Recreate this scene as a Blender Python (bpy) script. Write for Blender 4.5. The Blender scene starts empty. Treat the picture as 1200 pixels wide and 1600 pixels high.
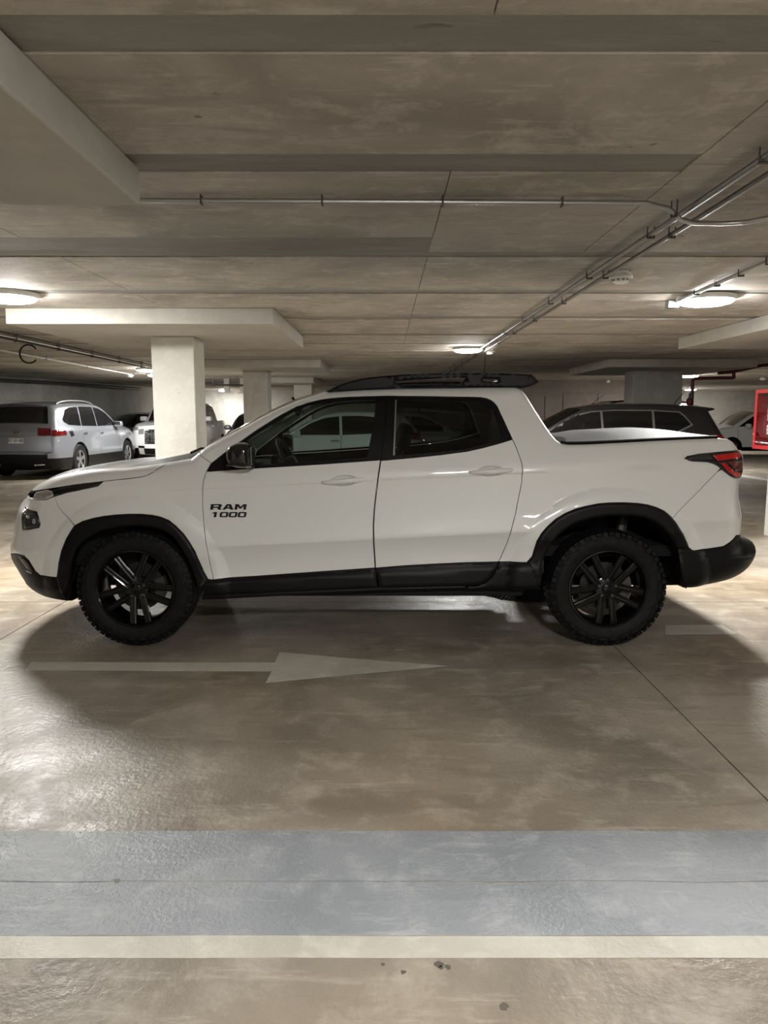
import bpy, bmesh, math, random
import numpy as np
from mathutils import Vector, Matrix
from mathutils.geometry import delaunay_2d_cdt

random.seed(7)
SC = bpy.context.scene
COL = SC.collection
# ------------------------------------------------------------------ camera
FPX = 1150.0                                   # focal length in pixels of a 1200x1600 frame
PITCH = math.atan(152.0 / FPX)
CAMZ = 1.464
cam_data = bpy.data.cameras.new('camera')
cam_data.sensor_fit = 'HORIZONTAL'
cam_data.sensor_width = 36.0
cam_data.lens = FPX / 1200.0 * 36.0
cam_data.clip_end = 200
cam = bpy.data.objects.new('camera', cam_data)
COL.objects.link(cam)
cam.location = (0, 0, CAMZ)
cam.rotation_euler = (math.pi / 2 - PITCH, 0, 0)
SC.camera = cam
# ------------------------------------------------------------------ world, exposure
world = bpy.data.worlds.new('world')
SC.world = world
world.use_nodes = True
world.node_tree.nodes['Background'].inputs[0].default_value = (0.9, 0.92, 1.0, 1)
world.node_tree.nodes['Background'].inputs[1].default_value = 0.0
SC.view_settings.view_transform = 'Standard'
SC.view_settings.look = 'None'
SC.view_settings.gamma = 1.0
SC.view_settings.use_curve_mapping = False
SC.view_settings.exposure = 1.82
LAMP_POWER = 110.0                              # emission strength of the round ceiling lamps
CEIL = 2.52                                    # ceiling height
SC.cycles.max_bounces = 10
SC.cycles.diffuse_bounces = 6
SC.cycles.transparent_max_bounces = 16
SC.cycles.caustics_reflective = False
SC.cycles.caustics_refractive = False

# ------------------------------------------------------------------ pixel geometry (survey of the photograph)
_c, _s = math.cos(PITCH), math.sin(PITCH)
def ray(px, py):
    dx = (px - 600) / FPX; dv = (py - 800) / FPX
    return dx, _c - dv * _s, -_s - dv * _c
def on_depth(px, py, Y):                       # point of the vertical plane at distance Y
    dx, dy, dz = ray(px, py); k = Y / dy
    return dx * k, CAMZ + dz * k
def on_level(px, py, z):                       # point of the horizontal plane at height z
    dx, dy, dz = ray(px, py); k = (z - CAMZ) / dz
    return dx * k, dy * k

# ------------------------------------------------------------------ materials
MATS = {}
def principled(name, color, rough=0.5, metal=0.0, coat=0.0, spec=0.5, coat_rough=0.03):
    m = bpy.data.materials.new(name); m.use_nodes = True
    b = m.node_tree.nodes['Principled BSDF']
    b.inputs['Base Color'].default_value = (*color, 1)
    b.inputs['Roughness'].default_value = rough
    b.inputs['Metallic'].default_value = metal
    b.inputs['Specular IOR Level'].default_value = spec
    b.inputs['Coat Weight'].default_value = coat
    b.inputs['Coat Roughness'].default_value = coat_rough
    MATS[name] = m
    return m
def nodes_of(m): return m.node_tree.nodes, m.node_tree.links
def add_noise_color(m, c1, c2, scale=4.0, detail=6.0, rough_amt=0.0, bump=0.0, bump_scale=40.0, stretch=(1, 1, 1), lo=0.35, hi=0.65, space='Position'):
    N, L = nodes_of(m); b = N['Principled BSDF']
    geo = N.new('ShaderNodeNewGeometry') if space == 'Position' else N.new('ShaderNodeTexCoord')
    mp = N.new('ShaderNodeMapping'); mp.inputs['Scale'].default_value = stretch
    L.new(geo.outputs[space], mp.inputs['Vector'])
    n = N.new('ShaderNodeTexNoise'); n.inputs['Scale'].default_value = scale; n.inputs['Detail'].default_value = detail
    n.inputs['Roughness'].default_value = 0.62
    L.new(mp.outputs[0], n.inputs['Vector'])
    r = N.new('ShaderNodeValToRGB')
    r.color_ramp.elements[0].position = lo; r.color_ramp.elements[0].color = (*c1, 1)
    r.color_ramp.elements[1].position = hi; r.color_ramp.elements[1].color = (*c2, 1)
    L.new(n.outputs['Fac'], r.inputs['Fac']); L.new(r.outputs['Color'], b.inputs['Base Color'])
    if rough_amt:
        base = b.inputs['Roughness'].default_value
        mr = N.new('ShaderNodeMapRange'); mr.inputs[1].default_value = .3; mr.inputs[2].default_value = .7
        mr.inputs[3].default_value = base - rough_amt; mr.inputs[4].default_value = base + rough_amt
        L.new(n.outputs['Fac'], mr.inputs[0]); L.new(mr.outputs[0], b.inputs['Roughness'])
    if bump:
        n2 = N.new('ShaderNodeTexNoise'); n2.inputs['Scale'].default_value = bump_scale; n2.inputs['Detail'].default_value = 4
        L.new(mp.outputs[0], n2.inputs['Vector'])
        bp = N.new('ShaderNodeBump'); bp.inputs['Strength'].default_value = bump; bp.inputs['Distance'].default_value = .01
        L.new(n2.outputs['Fac'], bp.inputs['Height']); L.new(bp.outputs[0], b.inputs['Normal'])
    return m
def concrete(name, dark, mid, light, rough=.75, bump=.25, stretch=(1, 1, 1), scale=1.0, spots=.0, scratch=0.0, rough_var=0.1, spec=.35, tint=None):
    """cast concrete: broad cloudy patches, finer mottling, a few dark specks and trowel streaks"""
    m = principled(name, mid, rough, spec=spec)
    N, L = nodes_of(m); b = N['Principled BSDF']
    geo = N.new('ShaderNodeNewGeometry')
    mp = N.new('ShaderNodeMapping'); mp.inputs['Scale'].default_value = stretch
    L.new(geo.outputs['Position'], mp.inputs['Vector'])
    def noise(sc, det, ro=.6, dist=0.0):
        n = N.new('ShaderNodeTexNoise'); n.inputs['Scale'].default_value = sc; n.inputs['Detail'].default_value = det
        n.inputs['Roughness'].default_value = ro; n.inputs['Distortion'].default_value = dist
        L.new(mp.outputs[0], n.inputs['Vector']); return n
    def mix(fac, a, bb, mode='MIX'):
        x = N.new('ShaderNodeMix'); x.data_type = 'RGBA'; x.blend_type = mode
        if isinstance(fac, float): x.inputs[0].default_value = fac
        else: L.new(fac, x.inputs[0])
        for k, v in ((6, a), (7, bb)):
            if isinstance(v, tuple): x.inputs[k].default_value = (*v, 1)
            else: L.new(v, x.inputs[k])
        return x.outputs[2]
    def ramp(src, p0, p1, v0=0.0, v1=1.0):
        r = N.new('ShaderNodeMapRange'); r.inputs[1].default_value = p0; r.inputs[2].default_value = p1
        r.inputs[3].default_value = v0; r.inputs[4].default_value = v1
        L.new(src, r.inputs[0]); return r.outputs[0]
    big = noise(.9 * scale, 5, .55, .6); med = noise(4.5 * scale, 8, .7, .3); fine = noise(38 * scale, 3)
    c = mix(ramp(big.outputs['Fac'], .38, .62), dark, mid)
    c = mix(ramp(med.outputs['Fac'], .5, .72, 0, .75), c, light)
    c = mix(ramp(fine.outputs['Fac'], .35, .75, 0, .22), c, dark)
    if spots:
        sp = noise(7 * scale, 2, .5); c = mix(ramp(sp.outputs['Fac'], .74, .78, 0, spots), c, tuple(x * .35 for x in dark))
    if scratch:
        mp2 = N.new('ShaderNodeMapping'); mp2.inputs['Rotation'].default_value = (0, 0, .9); mp2.inputs['Scale'].default_value = (1.2, 9, 1)
        L.new(geo.outputs['Position'], mp2.inputs['Vector'])
        n = N.new('ShaderNodeTexNoise'); n.inputs['Scale'].default_value = 1.6; n.inputs['Detail'].default_value = 7; n.inputs['Roughness'].default_value = .7
        L.new(mp2.outputs[0], n.inputs['Vector'])
        c = mix(ramp(n.outputs['Fac'], .56, .72, 0, scratch), c, light)
        mp3 = N.new('ShaderNodeMapping'); mp3.inputs['Rotation'].default_value = (0, 0, -.55); mp3.inputs['Scale'].default_value = (1.0, 5, 1)
        L.new(geo.outputs['Position'], mp3.inputs['Vector'])
        n = N.new('ShaderNodeTexNoise'); n.inputs['Scale'].default_value = 1.1; n.inputs['Detail'].default_value = 9; n.inputs['Roughness'].default_value = .75; n.inputs['Distortion'].default_value = .8
        L.new(mp3.outputs[0], n.inputs['Vector'])
        c = mix(ramp(n.outputs['Fac'], .54, .70, 0, min(.85, scratch * 1.2)), c, dark)
        if tint:
            tn = noise(.5, 3, .5, .4); c = mix(ramp(tn.outputs['Fac'], .46, .66, 0, .7), c, tint, 'MULTIPLY')
    L.new(c, b.inputs['Base Color'])
    L.new(ramp(med.outputs['Fac'], .3, .7, rough - rough_var, rough + rough_var), b.inputs['Roughness'])
    h = N.new('ShaderNodeMath'); h.operation = 'ADD'
    L.new(med.outputs['Fac'], h.inputs[0]); L.new(fine.outputs['Fac'], h.inputs[1])
    bp = N.new('ShaderNodeBump'); bp.inputs['Strength'].default_value = bump; bp.inputs['Distance'].default_value = .012
    L.new(h.outputs[0], bp.inputs['Height']); L.new(bp.outputs[0], b.inputs['Normal'])
    return m
def emission(name, color, strength):
    m = bpy.data.materials.new(name); m.use_nodes = True
    N, L = nodes_of(m); N.remove(N['Principled BSDF'])
    e = N.new('ShaderNodeEmission'); e.inputs[0].default_value = (*color, 1); e.inputs[1].default_value = strength
    L.new(e.outputs[0], N['Material Output'].inputs[0]); MATS[name] = m; return m
def tinted_glass(name, tint, rough=0.0, gloss=(1, 1, 1)):
    """thin tinted pane: what passes is tinted, the rest mirrors by Fresnel"""
    m = bpy.data.materials.new(name); m.use_nodes = True
    N, L = nodes_of(m); N.remove(N['Principled BSDF'])
    t = N.new('ShaderNodeBsdfTransparent'); t.inputs[0].default_value = (*tint, 1)
    g = N.new('ShaderNodeBsdfGlossy'); g.inputs['Color'].default_value = (*gloss, 1); g.inputs['Roughness'].default_value = rough
    lw = N.new('ShaderNodeLayerWeight'); lw.inputs['Blend'].default_value = .5
    pw = N.new('ShaderNodeMath'); pw.operation = 'POWER'; pw.inputs[1].default_value = 5.0; L.new(lw.outputs['Facing'], pw.inputs[0])
    f = N.new('ShaderNodeMath'); f.operation = 'MULTIPLY_ADD'; f.inputs[1].default_value = .95; f.inputs[2].default_value = .045; L.new(pw.outputs[0], f.inputs[0])
    x = N.new('ShaderNodeMixShader')
    L.new(f.outputs[0], x.inputs[0]); L.new(t.outputs[0], x.inputs[1]); L.new(g.outputs[0], x.inputs[2])
    L.new(x.outputs[0], N['Material Output'].inputs[0]); MATS[name] = m; return m

concrete('floor', (.20, .17, .135), (.37, .325, .265), (.52, .47, .40), rough=.42, bump=.30, scale=1.0, spots=.6, scratch=.7, rough_var=.14, spec=.42, tint=(.95, .84, .66))
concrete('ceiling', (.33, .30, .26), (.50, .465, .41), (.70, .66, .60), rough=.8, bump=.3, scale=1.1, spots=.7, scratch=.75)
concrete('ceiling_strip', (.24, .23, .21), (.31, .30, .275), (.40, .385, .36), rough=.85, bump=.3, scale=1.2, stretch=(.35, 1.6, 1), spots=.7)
concrete('column', (.50, .48, .43), (.58, .56, .51), (.68, .66, .61), rough=.8, bump=.3, scale=1.6, spots=.4)
concrete('capital', (.44, .42, .38), (.51, .49, .44), (.58, .56, .51), rough=.8, bump=.15, scale=1.2, spots=.2)
concrete('wall', (.36, .35, .32), (.46, .45, .41), (.54, .53, .49), rough=.85, bump=.15, scale=.8)
concrete('partition', (.20, .165, .145), (.26, .22, .195), (.33, .285, .255), rough=.8, bump=.1)
concrete('blue_paint', (.25, .27, .29), (.335, .355, .375), (.50, .515, .53), rough=.42, bump=.4, scale=1.6, spots=.3, scratch=.75, rough_var=.14, spec=.42)
concrete('line_paint', (.46, .43, .37), (.62, .59, .52), (.72, .69, .62), rough=.45, bump=.25, scale=1.6, spots=.5, scratch=.2)
concrete('arrow_paint', (.46, .42, .36), (.60, .56, .49), (.70, .66, .59), rough=.42, bump=.2, scale=1.6, scratch=.4, spots=.3)
principled('oil', (.12, .10, .085), .5)
principled('joint', (.045, .04, .034), .95)
principled('white_paint', (.85, .855, .84), .38, coat=1.0, coat_rough=.02)
principled('white_paint_2', (.78, .79, .80), .4, coat=.8)
principled('silver_paint', (.27, .285, .315), .35, metal=.5, coat=.9)
principled('dark_paint', (.022, .021, .024), .35, coat=1.0)
principled('grey_paint', (.10, .105, .11), .4, coat=.6)
principled('black_plastic', (.005, .005, .0054), .45, spec=.22)
principled('black_gloss', (.008, .008, .009), .12, coat=.6)
principled('pillar_black', (.005, .005, .0054), .35, spec=.22)
principled('rubber', (.007, .007, .0075), .6, spec=.2)
add_noise_color(MATS['rubber'], (.005, .005, .0055), (.011, .011, .0115), 30, bump=.2, bump_scale=120, space='Object')
principled('rim_black', (.0035, .0035, .004), .2, spec=.3, coat=.3, coat_rough=.08)
principled('rim_silver', (.62, .63, .65), .3, metal=.9)
principled('disc_metal', (.30, .29, .28), .38, metal=.9)
principled('brake_iron', (.035, .034, .033), .45, metal=.5)
principled('liner', (.006, .006, .006), .9)
principled('interior', (.012, .012, .013), .7)
principled('seat', (.016, .016, .017), .75)
principled('chrome', (.75, .76, .78), .14, metal=1.0)
principled('galvanised', (.50, .50, .49), .34, metal=.9)
principled('conduit_grey', (.26, .255, .245), .38, metal=.8)
principled('steel_dark', (.10, .095, .09), .5, metal=.6)
principled('plastic_white', (.88, .87, .83), .5)
principled('fixture_rim', (.70, .70, .67), .5)
principled('red_pipe', (.12, .012, .014), .45)
principled('red_cabinet', (.50, .018, .022), .4, coat=.3)
principled('lens_red', (.52, .008, .010), .12, coat=1.0)
principled('lens_dark_red', (.12, .004, .006), .12, coat=1.0)
principled('lens_clear', (.55, .56, .57), .12, metal=.6, coat=1.0)
principled('lens_dark', (.05, .05, .055), .10, metal=.3, coat=1.0)
principled('tonneau', (.10, .10, .104), .6)
principled('plate_white', (.72, .72, .70), .5)
principled('plate_black', (.02, .02, .02), .6)
principled('opaque_glass', (.010, .010, .011), .06, coat=.5)
tinted_glass('front_glass', (.48, .56, .52))
tinted_glass('rear_glass', (.20, .22, .21))
tinted_glass('screen_glass', (.45, .50, .48))
tinted_glass('cabinet_glass', (.75, .65, .65))
emission('lamp_glow', (1.0, .985, .95), LAMP_POWER)

# ------------------------------------------------------------------ mesh helpers
def link(name, me, mat, parent=None, smooth=True, normals=None):
    o = bpy.data.objects.new(name, me); COL.objects.link(o)
    if mat is not None: me.materials.append(MATS[mat] if isinstance(mat, str) else mat)
    if parent is not None: o.parent = parent
    if smooth:
        me.polygons.foreach_set('use_smooth', [True] * len(me.polygons))
    return o
def tag(o, label=None, cat=None, group=None, kind=None):
    if label: o['label'] = label
    if cat: o['category'] = cat
    if group: o['group'] = group
    if kind: o['kind'] = kind
    return o
def empty(name, loc=(0, 0, 0), rz=0.0, parent=None):
    o = bpy.data.objects.new(name, None); COL.objects.link(o)
    o.empty_display_size = .2; o.location = loc; o.rotation_euler = (0, 0, rz)
    if parent is not None: o.parent = parent
    return o
class MB:
    """collects shapes of ONE piece"""
    def __init__(s): s.v = []; s.f = []
    def add(s, v, f):
        k = len(s.v); s.v += [tuple(p) for p in v]; s.f += [tuple(i + k for i in q) for q in f]; return s
    def box(s, x0, x1, y0, y1, z0, z1, b=0.0):
        if b <= 0:
            v = [(x, y, z) for x in (x0, x1) for y in (y0, y1) for z in (z0, z1)]
            return s.add(v, [(0, 1, 3, 2), (4, 6, 7, 5), (0, 4, 5, 1), (2, 3, 7, 6), (0, 2, 6, 4), (1, 5, 7, 3)])
        bm = bmesh.new(); bmesh.ops.create_cube(bm, size=1)
        for q in bm.verts: q.co = ((x0 + x1) / 2 + q.co.x * (x1 - x0), (y0 + y1) / 2 + q.co.y * (y1 - y0), (z0 + z1) / 2 + q.co.z * (z1 - z0))
        bmesh.ops.bevel(bm, geom=bm.edges[:], offset=b, segments=2, affect='EDGES', profile=.5)
        return s.bm(bm)
    def bm(s, bm):
        bm.verts.index_update(); s.add([q.co[:] for q in bm.verts], [[q.index for q in f.verts] for f in bm.faces]); bm.free(); return s
    def tube(s, pts, r, n=8, cap=True):
        pts = [Vector(p) for p in pts]; rr = r if isinstance(r, (list, tuple)) else [r] * len(pts)
        rings = []; up = None
        for i, p in enumerate(pts):
            t = (pts[min(i + 1, len(pts) - 1)] - pts[max(i - 1, 0)]).normalized()
            if up is None: up = Vector((0, 0, 1)) if abs(t.z) < .9 else Vector((1, 0, 0))
            a = t.cross(up).normalized(); b2 = a.cross(t).normalized(); up = b2
            rings.append([p + a * rr[i] * math.cos(q * 2 * math.pi / n) + b2 * rr[i] * math.sin(q * 2 * math.pi / n) for q in range(n)])
        v = [q for g in rings for q in g]; f = []
        for i in range(len(rings) - 1):
            for q in range(n): f.append((i * n + q, i * n + (q + 1) % n, (i + 1) * n + (q + 1) % n, (i + 1) * n + q))
        if cap: f += [tuple(range(n))[::-1], tuple((len(rings) - 1) * n + q for q in range(n))]
        return s.add(v, f)
    def lathe(s, prof, n=32, axis='z', o=(0, 0, 0), a0=0.0, a1=2 * math.pi):
        """prof: (radius, height) pairs"""
        full = abs(a1 - a0 - 2 * math.pi) < 1e-6; m = n if full else n + 1
        v = []
        for r, h in prof:
            for q in range(m):
                a = a0 + (a1 - a0) * q / n; c, d = r * math.cos(a), r * math.sin(a)
                p = {'z': (c, d, h), 'y': (c, h, d), 'x': (h, c, d)}[axis]
                v.append((p[0] + o[0], p[1] + o[1], p[2] + o[2]))
        f = []
        for i in range(len(prof) - 1):
            for q in range(n if full else m - 1):
                f.append((i * m + q, i * m + (q + 1) % m, (i + 1) * m + (q + 1) % m, (i + 1) * m + q))
        return s.add(v, f)
    def build(s, name, mat, parent=None, smooth=False, fix=True):
        me = bpy.data.meshes.new(name); me.from_pydata(s.v, [], s.f); me.update()
        if fix:
            bm = bmesh.new(); bm.from_mesh(me); bmesh.ops.recalc_face_normals(bm, faces=bm.faces[:]); bm.to_mesh(me); bm.free()
        o = link(name, me, mat, parent, smooth)
        if smooth: auto_smooth(me)
        return o
def auto_smooth(me, ang=38):
    me.polygons.foreach_set('use_smooth', [True] * len(me.polygons))
    me.set_sharp_from_angle(angle=math.radians(ang))
def dup(o, parent=None):
    c = o.copy(); COL.objects.link(c)
    if parent is not None: c.parent = parent
    for ch in o.children: dup(ch, c)
    return c

# ------------------------------------------------------------------ bodywork
def pchip(xs, ys):
    xs = np.array(xs, float); ys = np.array(ys, float); h = np.diff(xs); d = np.diff(ys) / h
    m = np.zeros_like(xs); m[0], m[-1] = d[0], d[-1]
    for i in range(1, len(xs) - 1):
        if d[i - 1] * d[i] > 0:
            w1, w2 = 2 * h[i] + h[i - 1], h[i] + 2 * h[i - 1]; m[i] = (w1 + w2) / (w1 / d[i - 1] + w2 / d[i])
    def f(x):
        x = np.clip(np.asarray(x, float), xs[0], xs[-1]); i = np.clip(np.searchsorted(xs, x) - 1, 0, len(xs) - 2)
        t = (x - xs[i]) / h[i]
        return ((1 + 2 * t) * (1 - t) ** 2 * ys[i] + t * (1 - t) ** 2 * h[i] * m[i] + t * t * (3 - 2 * t) * ys[i + 1] + t * t * (t - 1) * h[i] * m[i + 1])
    return f
def inside(P, poly):
    P = np.asarray(P, float); x, y = P[:, 0], P[:, 1]; q = np.asarray(poly, float)
    r = np.zeros(len(P), bool); a = q; b = np.roll(q, -1, 0)
    for (x1, y1), (x2, y2) in zip(a, b):
        if y1 == y2: continue
        c = ((y1 > y) != (y2 > y)) & (x < (x2 - x1) * (y - y1) / (y2 - y1) + x1); r ^= c
    return r
def seg_dist(P, A, B):
    """distance of each point to the nearest of the segments"""
    P = np.asarray(P, float); A = np.asarray(A, float); B = np.asarray(B, float)
    d = B - A; L = np.maximum((d * d).sum(1), 1e-12)
    t = np.clip(((P[:, None, :] - A[None]) * d[None]).sum(2) / L[None], 0, 1)
    q = A[None] + t[..., None] * d[None]
    return np.sqrt(((P[:, None, :] - q) ** 2).sum(2)), t
def densify(poly, step, closed=True):
    out = []; n = len(poly)
    for i in range(n if closed else n - 1):
        a = np.array(poly[i], float); b = np.array(poly[(i + 1) % n], float); k = max(1, int(math.ceil(np.linalg.norm(b - a) / step)))
        out += [tuple(a + (b - a) * j / k) for j in range(k)]
    if not closed: out.append(tuple(poly[-1]))
    return out
def inset_poly(poly, d):
    """moves every side inwards by d"""
    q = np.asarray(poly, float); n = len(q)
    area = .5 * np.sum(q[:, 0] * np.roll(q[:, 1], -1) - np.roll(q[:, 0], -1) * q[:, 1]); sg = 1 if area > 0 else -1
    out = []
    for i in range(n):
        a = q[i] - q[i - 1]; b = q[(i + 1) % n] - q[i]
        a /= max(np.linalg.norm(a), 1e-9); b /= max(np.linalg.norm(b), 1e-9)
        na = np.array([-a[1], a[0]]) * sg; nb = np.array([-b[1], b[0]]) * sg; m = na + nb; l = np.linalg.norm(m)
        m = na if l < .2 else m / l; k = max(.35, float(np.dot(m, na)))
        out.append(q[i] + m * d / k)
    return [tuple(p) for p in out]
def spline(pts, step=.03):
    """Catmull-Rom through rows (x, z, ...) of floats"""
    p = np.array(pts, float); out = []
    for i in range(len(p) - 1):
        p0 = p[max(i - 1, 0)]; p1 = p[i]; p2 = p[i + 1]; p3 = p[min(i + 2, len(p) - 1)]
        l = np.linalg.norm(p2[:2] - p1[:2]); k = max(1, int(math.ceil(l / step)))
        d1, d0, d2 = l, max(np.linalg.norm(p1[:2] - p0[:2]), 1e-6), max(np.linalg.norm(p3[:2] - p2[:2]), 1e-6)
        m1 = (p2 - p0) / (d0 + d1) * d1 if i > 0 else p2 - p1
        m2 = (p3 - p1) / (d1 + d2) * d1 if i < len(p) - 2 else p2 - p1
        for j in range(k):
            t = j / k
            out.append((2 * t**3 - 3 * t * t + 1) * p1 + (t**3 - 2 * t * t + t) * m1 + (-2 * t**3 + 3 * t * t) * p2 + (t**3 - t * t) * m2)
    out.append(p[-1])
    return np.array(out)
class Body:
    """a car body: side skin = half width over (x, z), rounded towards the silhouette; strips span between both sides"""
    def __init__(s, base, res=.04):
        s.base = base; s.res = res; s.sections = {}; s.order = []; s.out = None; s.cache = {}; s.extra = None
    def outline(s, secs, closing):
        """secs: list of (name, [(x, z, r, crown), ...]); consecutive sections share an end point"""
        rows = []
        for name, pts in secs:
            q = spline(pts, s.res * .75); s.sections[name] = q; s.order.append(name); rows += list(q[:-1])
        rows.append(q[-1]); s.out = np.array(rows); s.A = s.out[:-1]; s.B = s.out[1:]
        s.loop = [tuple(p[:2]) for p in s.out] + [tuple(p) for p in closing]
        ring = []
        for nm in s.order:
            q = s.sections[nm]
            t = np.gradient(q[:, :2], axis=0); t /= np.maximum(np.linalg.norm(t, axis=1, keepdims=True), 1e-9)
            n_in = np.stack([t[:, 1], -t[:, 0]], 1)
            for ph in (12, 24, 36, 48, 60, 72, 84):
                d = q[:, 2:3] * (1 - math.cos(math.radians(ph))); ring.append(np.hstack([q[:, :2] + n_in * d, d]))
        ring = np.vstack(ring)
        ok = inside(ring[:, :2], s.loop); ring = ring[ok]
        dist = seg_dist(ring[:, :2], s.A[:, :2], s.B[:, :2])[0].min(1)
        s.ring = ring[dist > ring[:, 2] * .93][:, :2]
    def hw(s, P):
        P = np.atleast_2d(np.asarray(P, float)); out = np.zeros(len(P))
        for k in range(0, len(P), 2000):
            Q = P[k:k + 2000]; d, t = seg_dist(Q, s.A[:, :2], s.B[:, :2])
            dm = d.min(1); w = np.exp(-(d - dm[:, None]) / .02); rr = s.A[None, :, 2] * (1 - t) + s.B[None, :, 2] * t
            r = (w * rr).sum(1) / w.sum(1)
            dm = np.where(inside(Q, s.loop), dm, 0.0)
            u = np.clip(1 - dm / r, 0, 1)
            out[k:k + 2000] = s.base(Q[:, 0], Q[:, 1]) - r * (1 - np.sqrt(np.maximum(1 - u * u, 0)))
        return out
    def edge_w(s, q): return s.base(q[:, 0], q[:, 1]) - q[:, 2]
    def strip(s, name, i0=0, i1=None, n=20, off=0.0, t0=-1.0, t1=1.0):
        """(verts, faces) of the surface between both sides over a section"""
        q = s.sections[name]; w = s.edge_w(q)
        t = np.gradient(q[:, :2], axis=0); t /= np.maximum(np.linalg.norm(t, axis=1, keepdims=True), 1e-9)
        no = np.stack([-t[:, 1], t[:, 0]], 1)
        i1 = len(q) if i1 is None else i1; v = []; f = []
        for i in range(i0, i1):
            for j in range(n + 1):
                u = t0 + (t1 - t0) * j / n; c = q[i, 3] * (1 - u * u) + off
                v.append((q[i, 0] + no[i, 0] * c, w[i] * u, q[i, 1] + no[i, 1] * c))
        m = n + 1
        for i in range(i1 - i0 - 1):
            for j in range(n): f.append((i * m + j, (i + 1) * m + j, (i + 1) * m + j + 1, i * m + j + 1))
        return v, f
    def patch(s, name, a, b, t0, t1, off=.004, n=10, thick=.02, slant=0.0):
        """a slab lying on a strip: fractions a..b along the section, t0..t1 across"""
        q0 = s.sections[name]; L = np.r_[0, np.cumsum(np.linalg.norm(np.diff(q0[:, :2], axis=0), axis=1))]; L /= L[-1]
        m = 6; fr = np.linspace(a, b, m + 1); q = np.stack([np.interp(fr, L, q0[:, k]) for k in range(4)], 1)
        tt = np.gradient(q0[:, :2], axis=0); tx = np.stack([np.interp(fr, L, tt[:, k]) for k in range(2)], 1)
        tx /= np.linalg.norm(tx, axis=1, keepdims=True); no = np.stack([-tx[:, 1], tx[:, 0]], 1); w = s.edge_w(q)
        lay = []
        for o in (off, off - thick):
            for i in range(m + 1):
                for j in range(n + 1):
                    sl = slant * (fr[i] - a) / max(b - a, 1e-6)
                    u = t0 + (t1 - t0) * j / n; u = u * (1 - sl); c = q[i, 3] * (1 - u * u) + o
                    lay.append((q[i, 0] + no[i, 0] * c, w[i] * u, q[i, 1] + no[i, 1] * c))
        k = (m + 1) * (n + 1); g = lambda i, j, l: l * k + i * (n + 1) + j; f = []
        for i in range(m):
            for j in range(n):
                f.append((g(i, j, 0), g(i + 1, j, 0), g(i + 1, j + 1, 0), g(i, j + 1, 0)))
        for i in range(m):
            f += [(g(i, 0, 0), g(i + 1, 0, 0), g(i + 1, 0, 1), g(i, 0, 1)), (g(i, n, 0), g(i, n, 1), g(i + 1, n, 1), g(i + 1, n, 0))]
        for j in range(n):
            f += [(g(0, j, 0), g(0, j, 1), g(0, j + 1, 1), g(0, j + 1, 0)), (g(m, j, 0), g(m, j + 1, 0), g(m, j + 1, 1), g(m, j, 1))]
        return lay, f
    def skin(s, poly, side=-1, holes=(), **k):
        """cached on the near side, mirrored for the far side"""
        key = (tuple(map(tuple, poly)), tuple(tuple(map(tuple, h)) for h in holes), tuple(sorted(k.items())))
        if key not in s.cache: s.cache[key] = s._skin(poly, -1, holes, **k)
        v, f, n = s.cache[key]
        if side < 0: return v, f, n
        return [(x, -y, z) for x, y, z in v], [q[::-1] for q in f], [(x, -y, z) for x, y, z in n]
    def _skin(s, poly, side=-1, holes=(), inset=.0, off=0.0, puff=0.0, pr=.02, thick=.018, res=None, clip=True, keep_edge=True):
        """part of the side skin inside poly (and the silhouette): verts, faces, normals"""
        res = res or s.res
        P = inset_poly(poly, inset) if inset else [tuple(p) for p in poly]
        H = [inset_poly(h, -inset) if inset else [tuple(p) for p in h] for h in holes]
        loops = [densify(P, res)] + [densify(h, res) for h in H]
        A = np.vstack([np.array(l) for l in loops]); Bn = np.vstack([np.roll(np.array(l), -1, 0) for l in loops])
        lo = A.min(0); hi = A.max(0)
        gx, gz = np.meshgrid(np.arange(lo[0], hi[0], res), np.arange(lo[1], hi[1], res)); g = np.stack([gx.ravel(), gz.ravel()], 1)
        g[:, 0] += np.where((np.round((g[:, 1] - lo[1]) / res) % 2) > 0, res / 2, 0)
        if clip:
            k = np.vstack([s.ring, s.extra]) if s.extra is not None else s.ring
            k = k[(k > lo).all(1) & (k < hi).all(1)]
            if len(k) and len(g):
                dd = np.concatenate([np.sqrt(((g[i:i + 1500, None] - k[None]) ** 2).sum(2)).min(1) for i in range(0, len(g), 1500)])
                g = g[dd > res * .45]
            g = np.vstack([g, k]) if len(k) else g
        if puff:
            for fr in (.12, .35, .7, 1.0):
                for l in loops: g = np.vstack([g, np.array(inset_poly(l, pr * fr if l is loops[0] else -pr * fr))])
        ok = inside(g, P)
        for h in H: ok &= ~inside(g, h)
        g = g[ok]
        if len(g):
            db = np.concatenate([seg_dist(g[i:i + 1500], A, Bn)[0].min(1) for i in range(0, len(g), 1500)])
            g = g[db > (res * .3 if not puff else min(res * .3, pr * .08))]
        if clip:
            ol = np.array(s.loop); d2 = seg_dist(g, ol, np.roll(ol, -1, 0))[0].min(1) if len(g) else np.zeros(0)
            g = g[(d2 > .0015) & inside(g, s.loop)] if len(g) else g
        V = []; E = []
        for l in loops:
            k = len(V); V += l; E += [(k + i, k + (i + 1) % len(l)) for i in range(len(l))]
        if clip:
            ol = [p for p in s.loop]; k = len(V); m = .08
            near = [lo[0] - m < p[0] < hi[0] + m and lo[1] - m < p[1] < hi[1] + m for p in ol]
            V += ol
            E += [(k + i, k + (i + 1) % len(ol)) for i in range(len(ol)) if near[i] or near[(i + 1) % len(ol)]]
        V += [tuple(p) for p in g]
        r = delaunay_2d_cdt([Vector(p) for p in V], E, [], 0, 1e-5)
        nv = np.array([p[:] for p in r[0]]); nf = np.array([q for q in r[2] if len(q) == 3])
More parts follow.
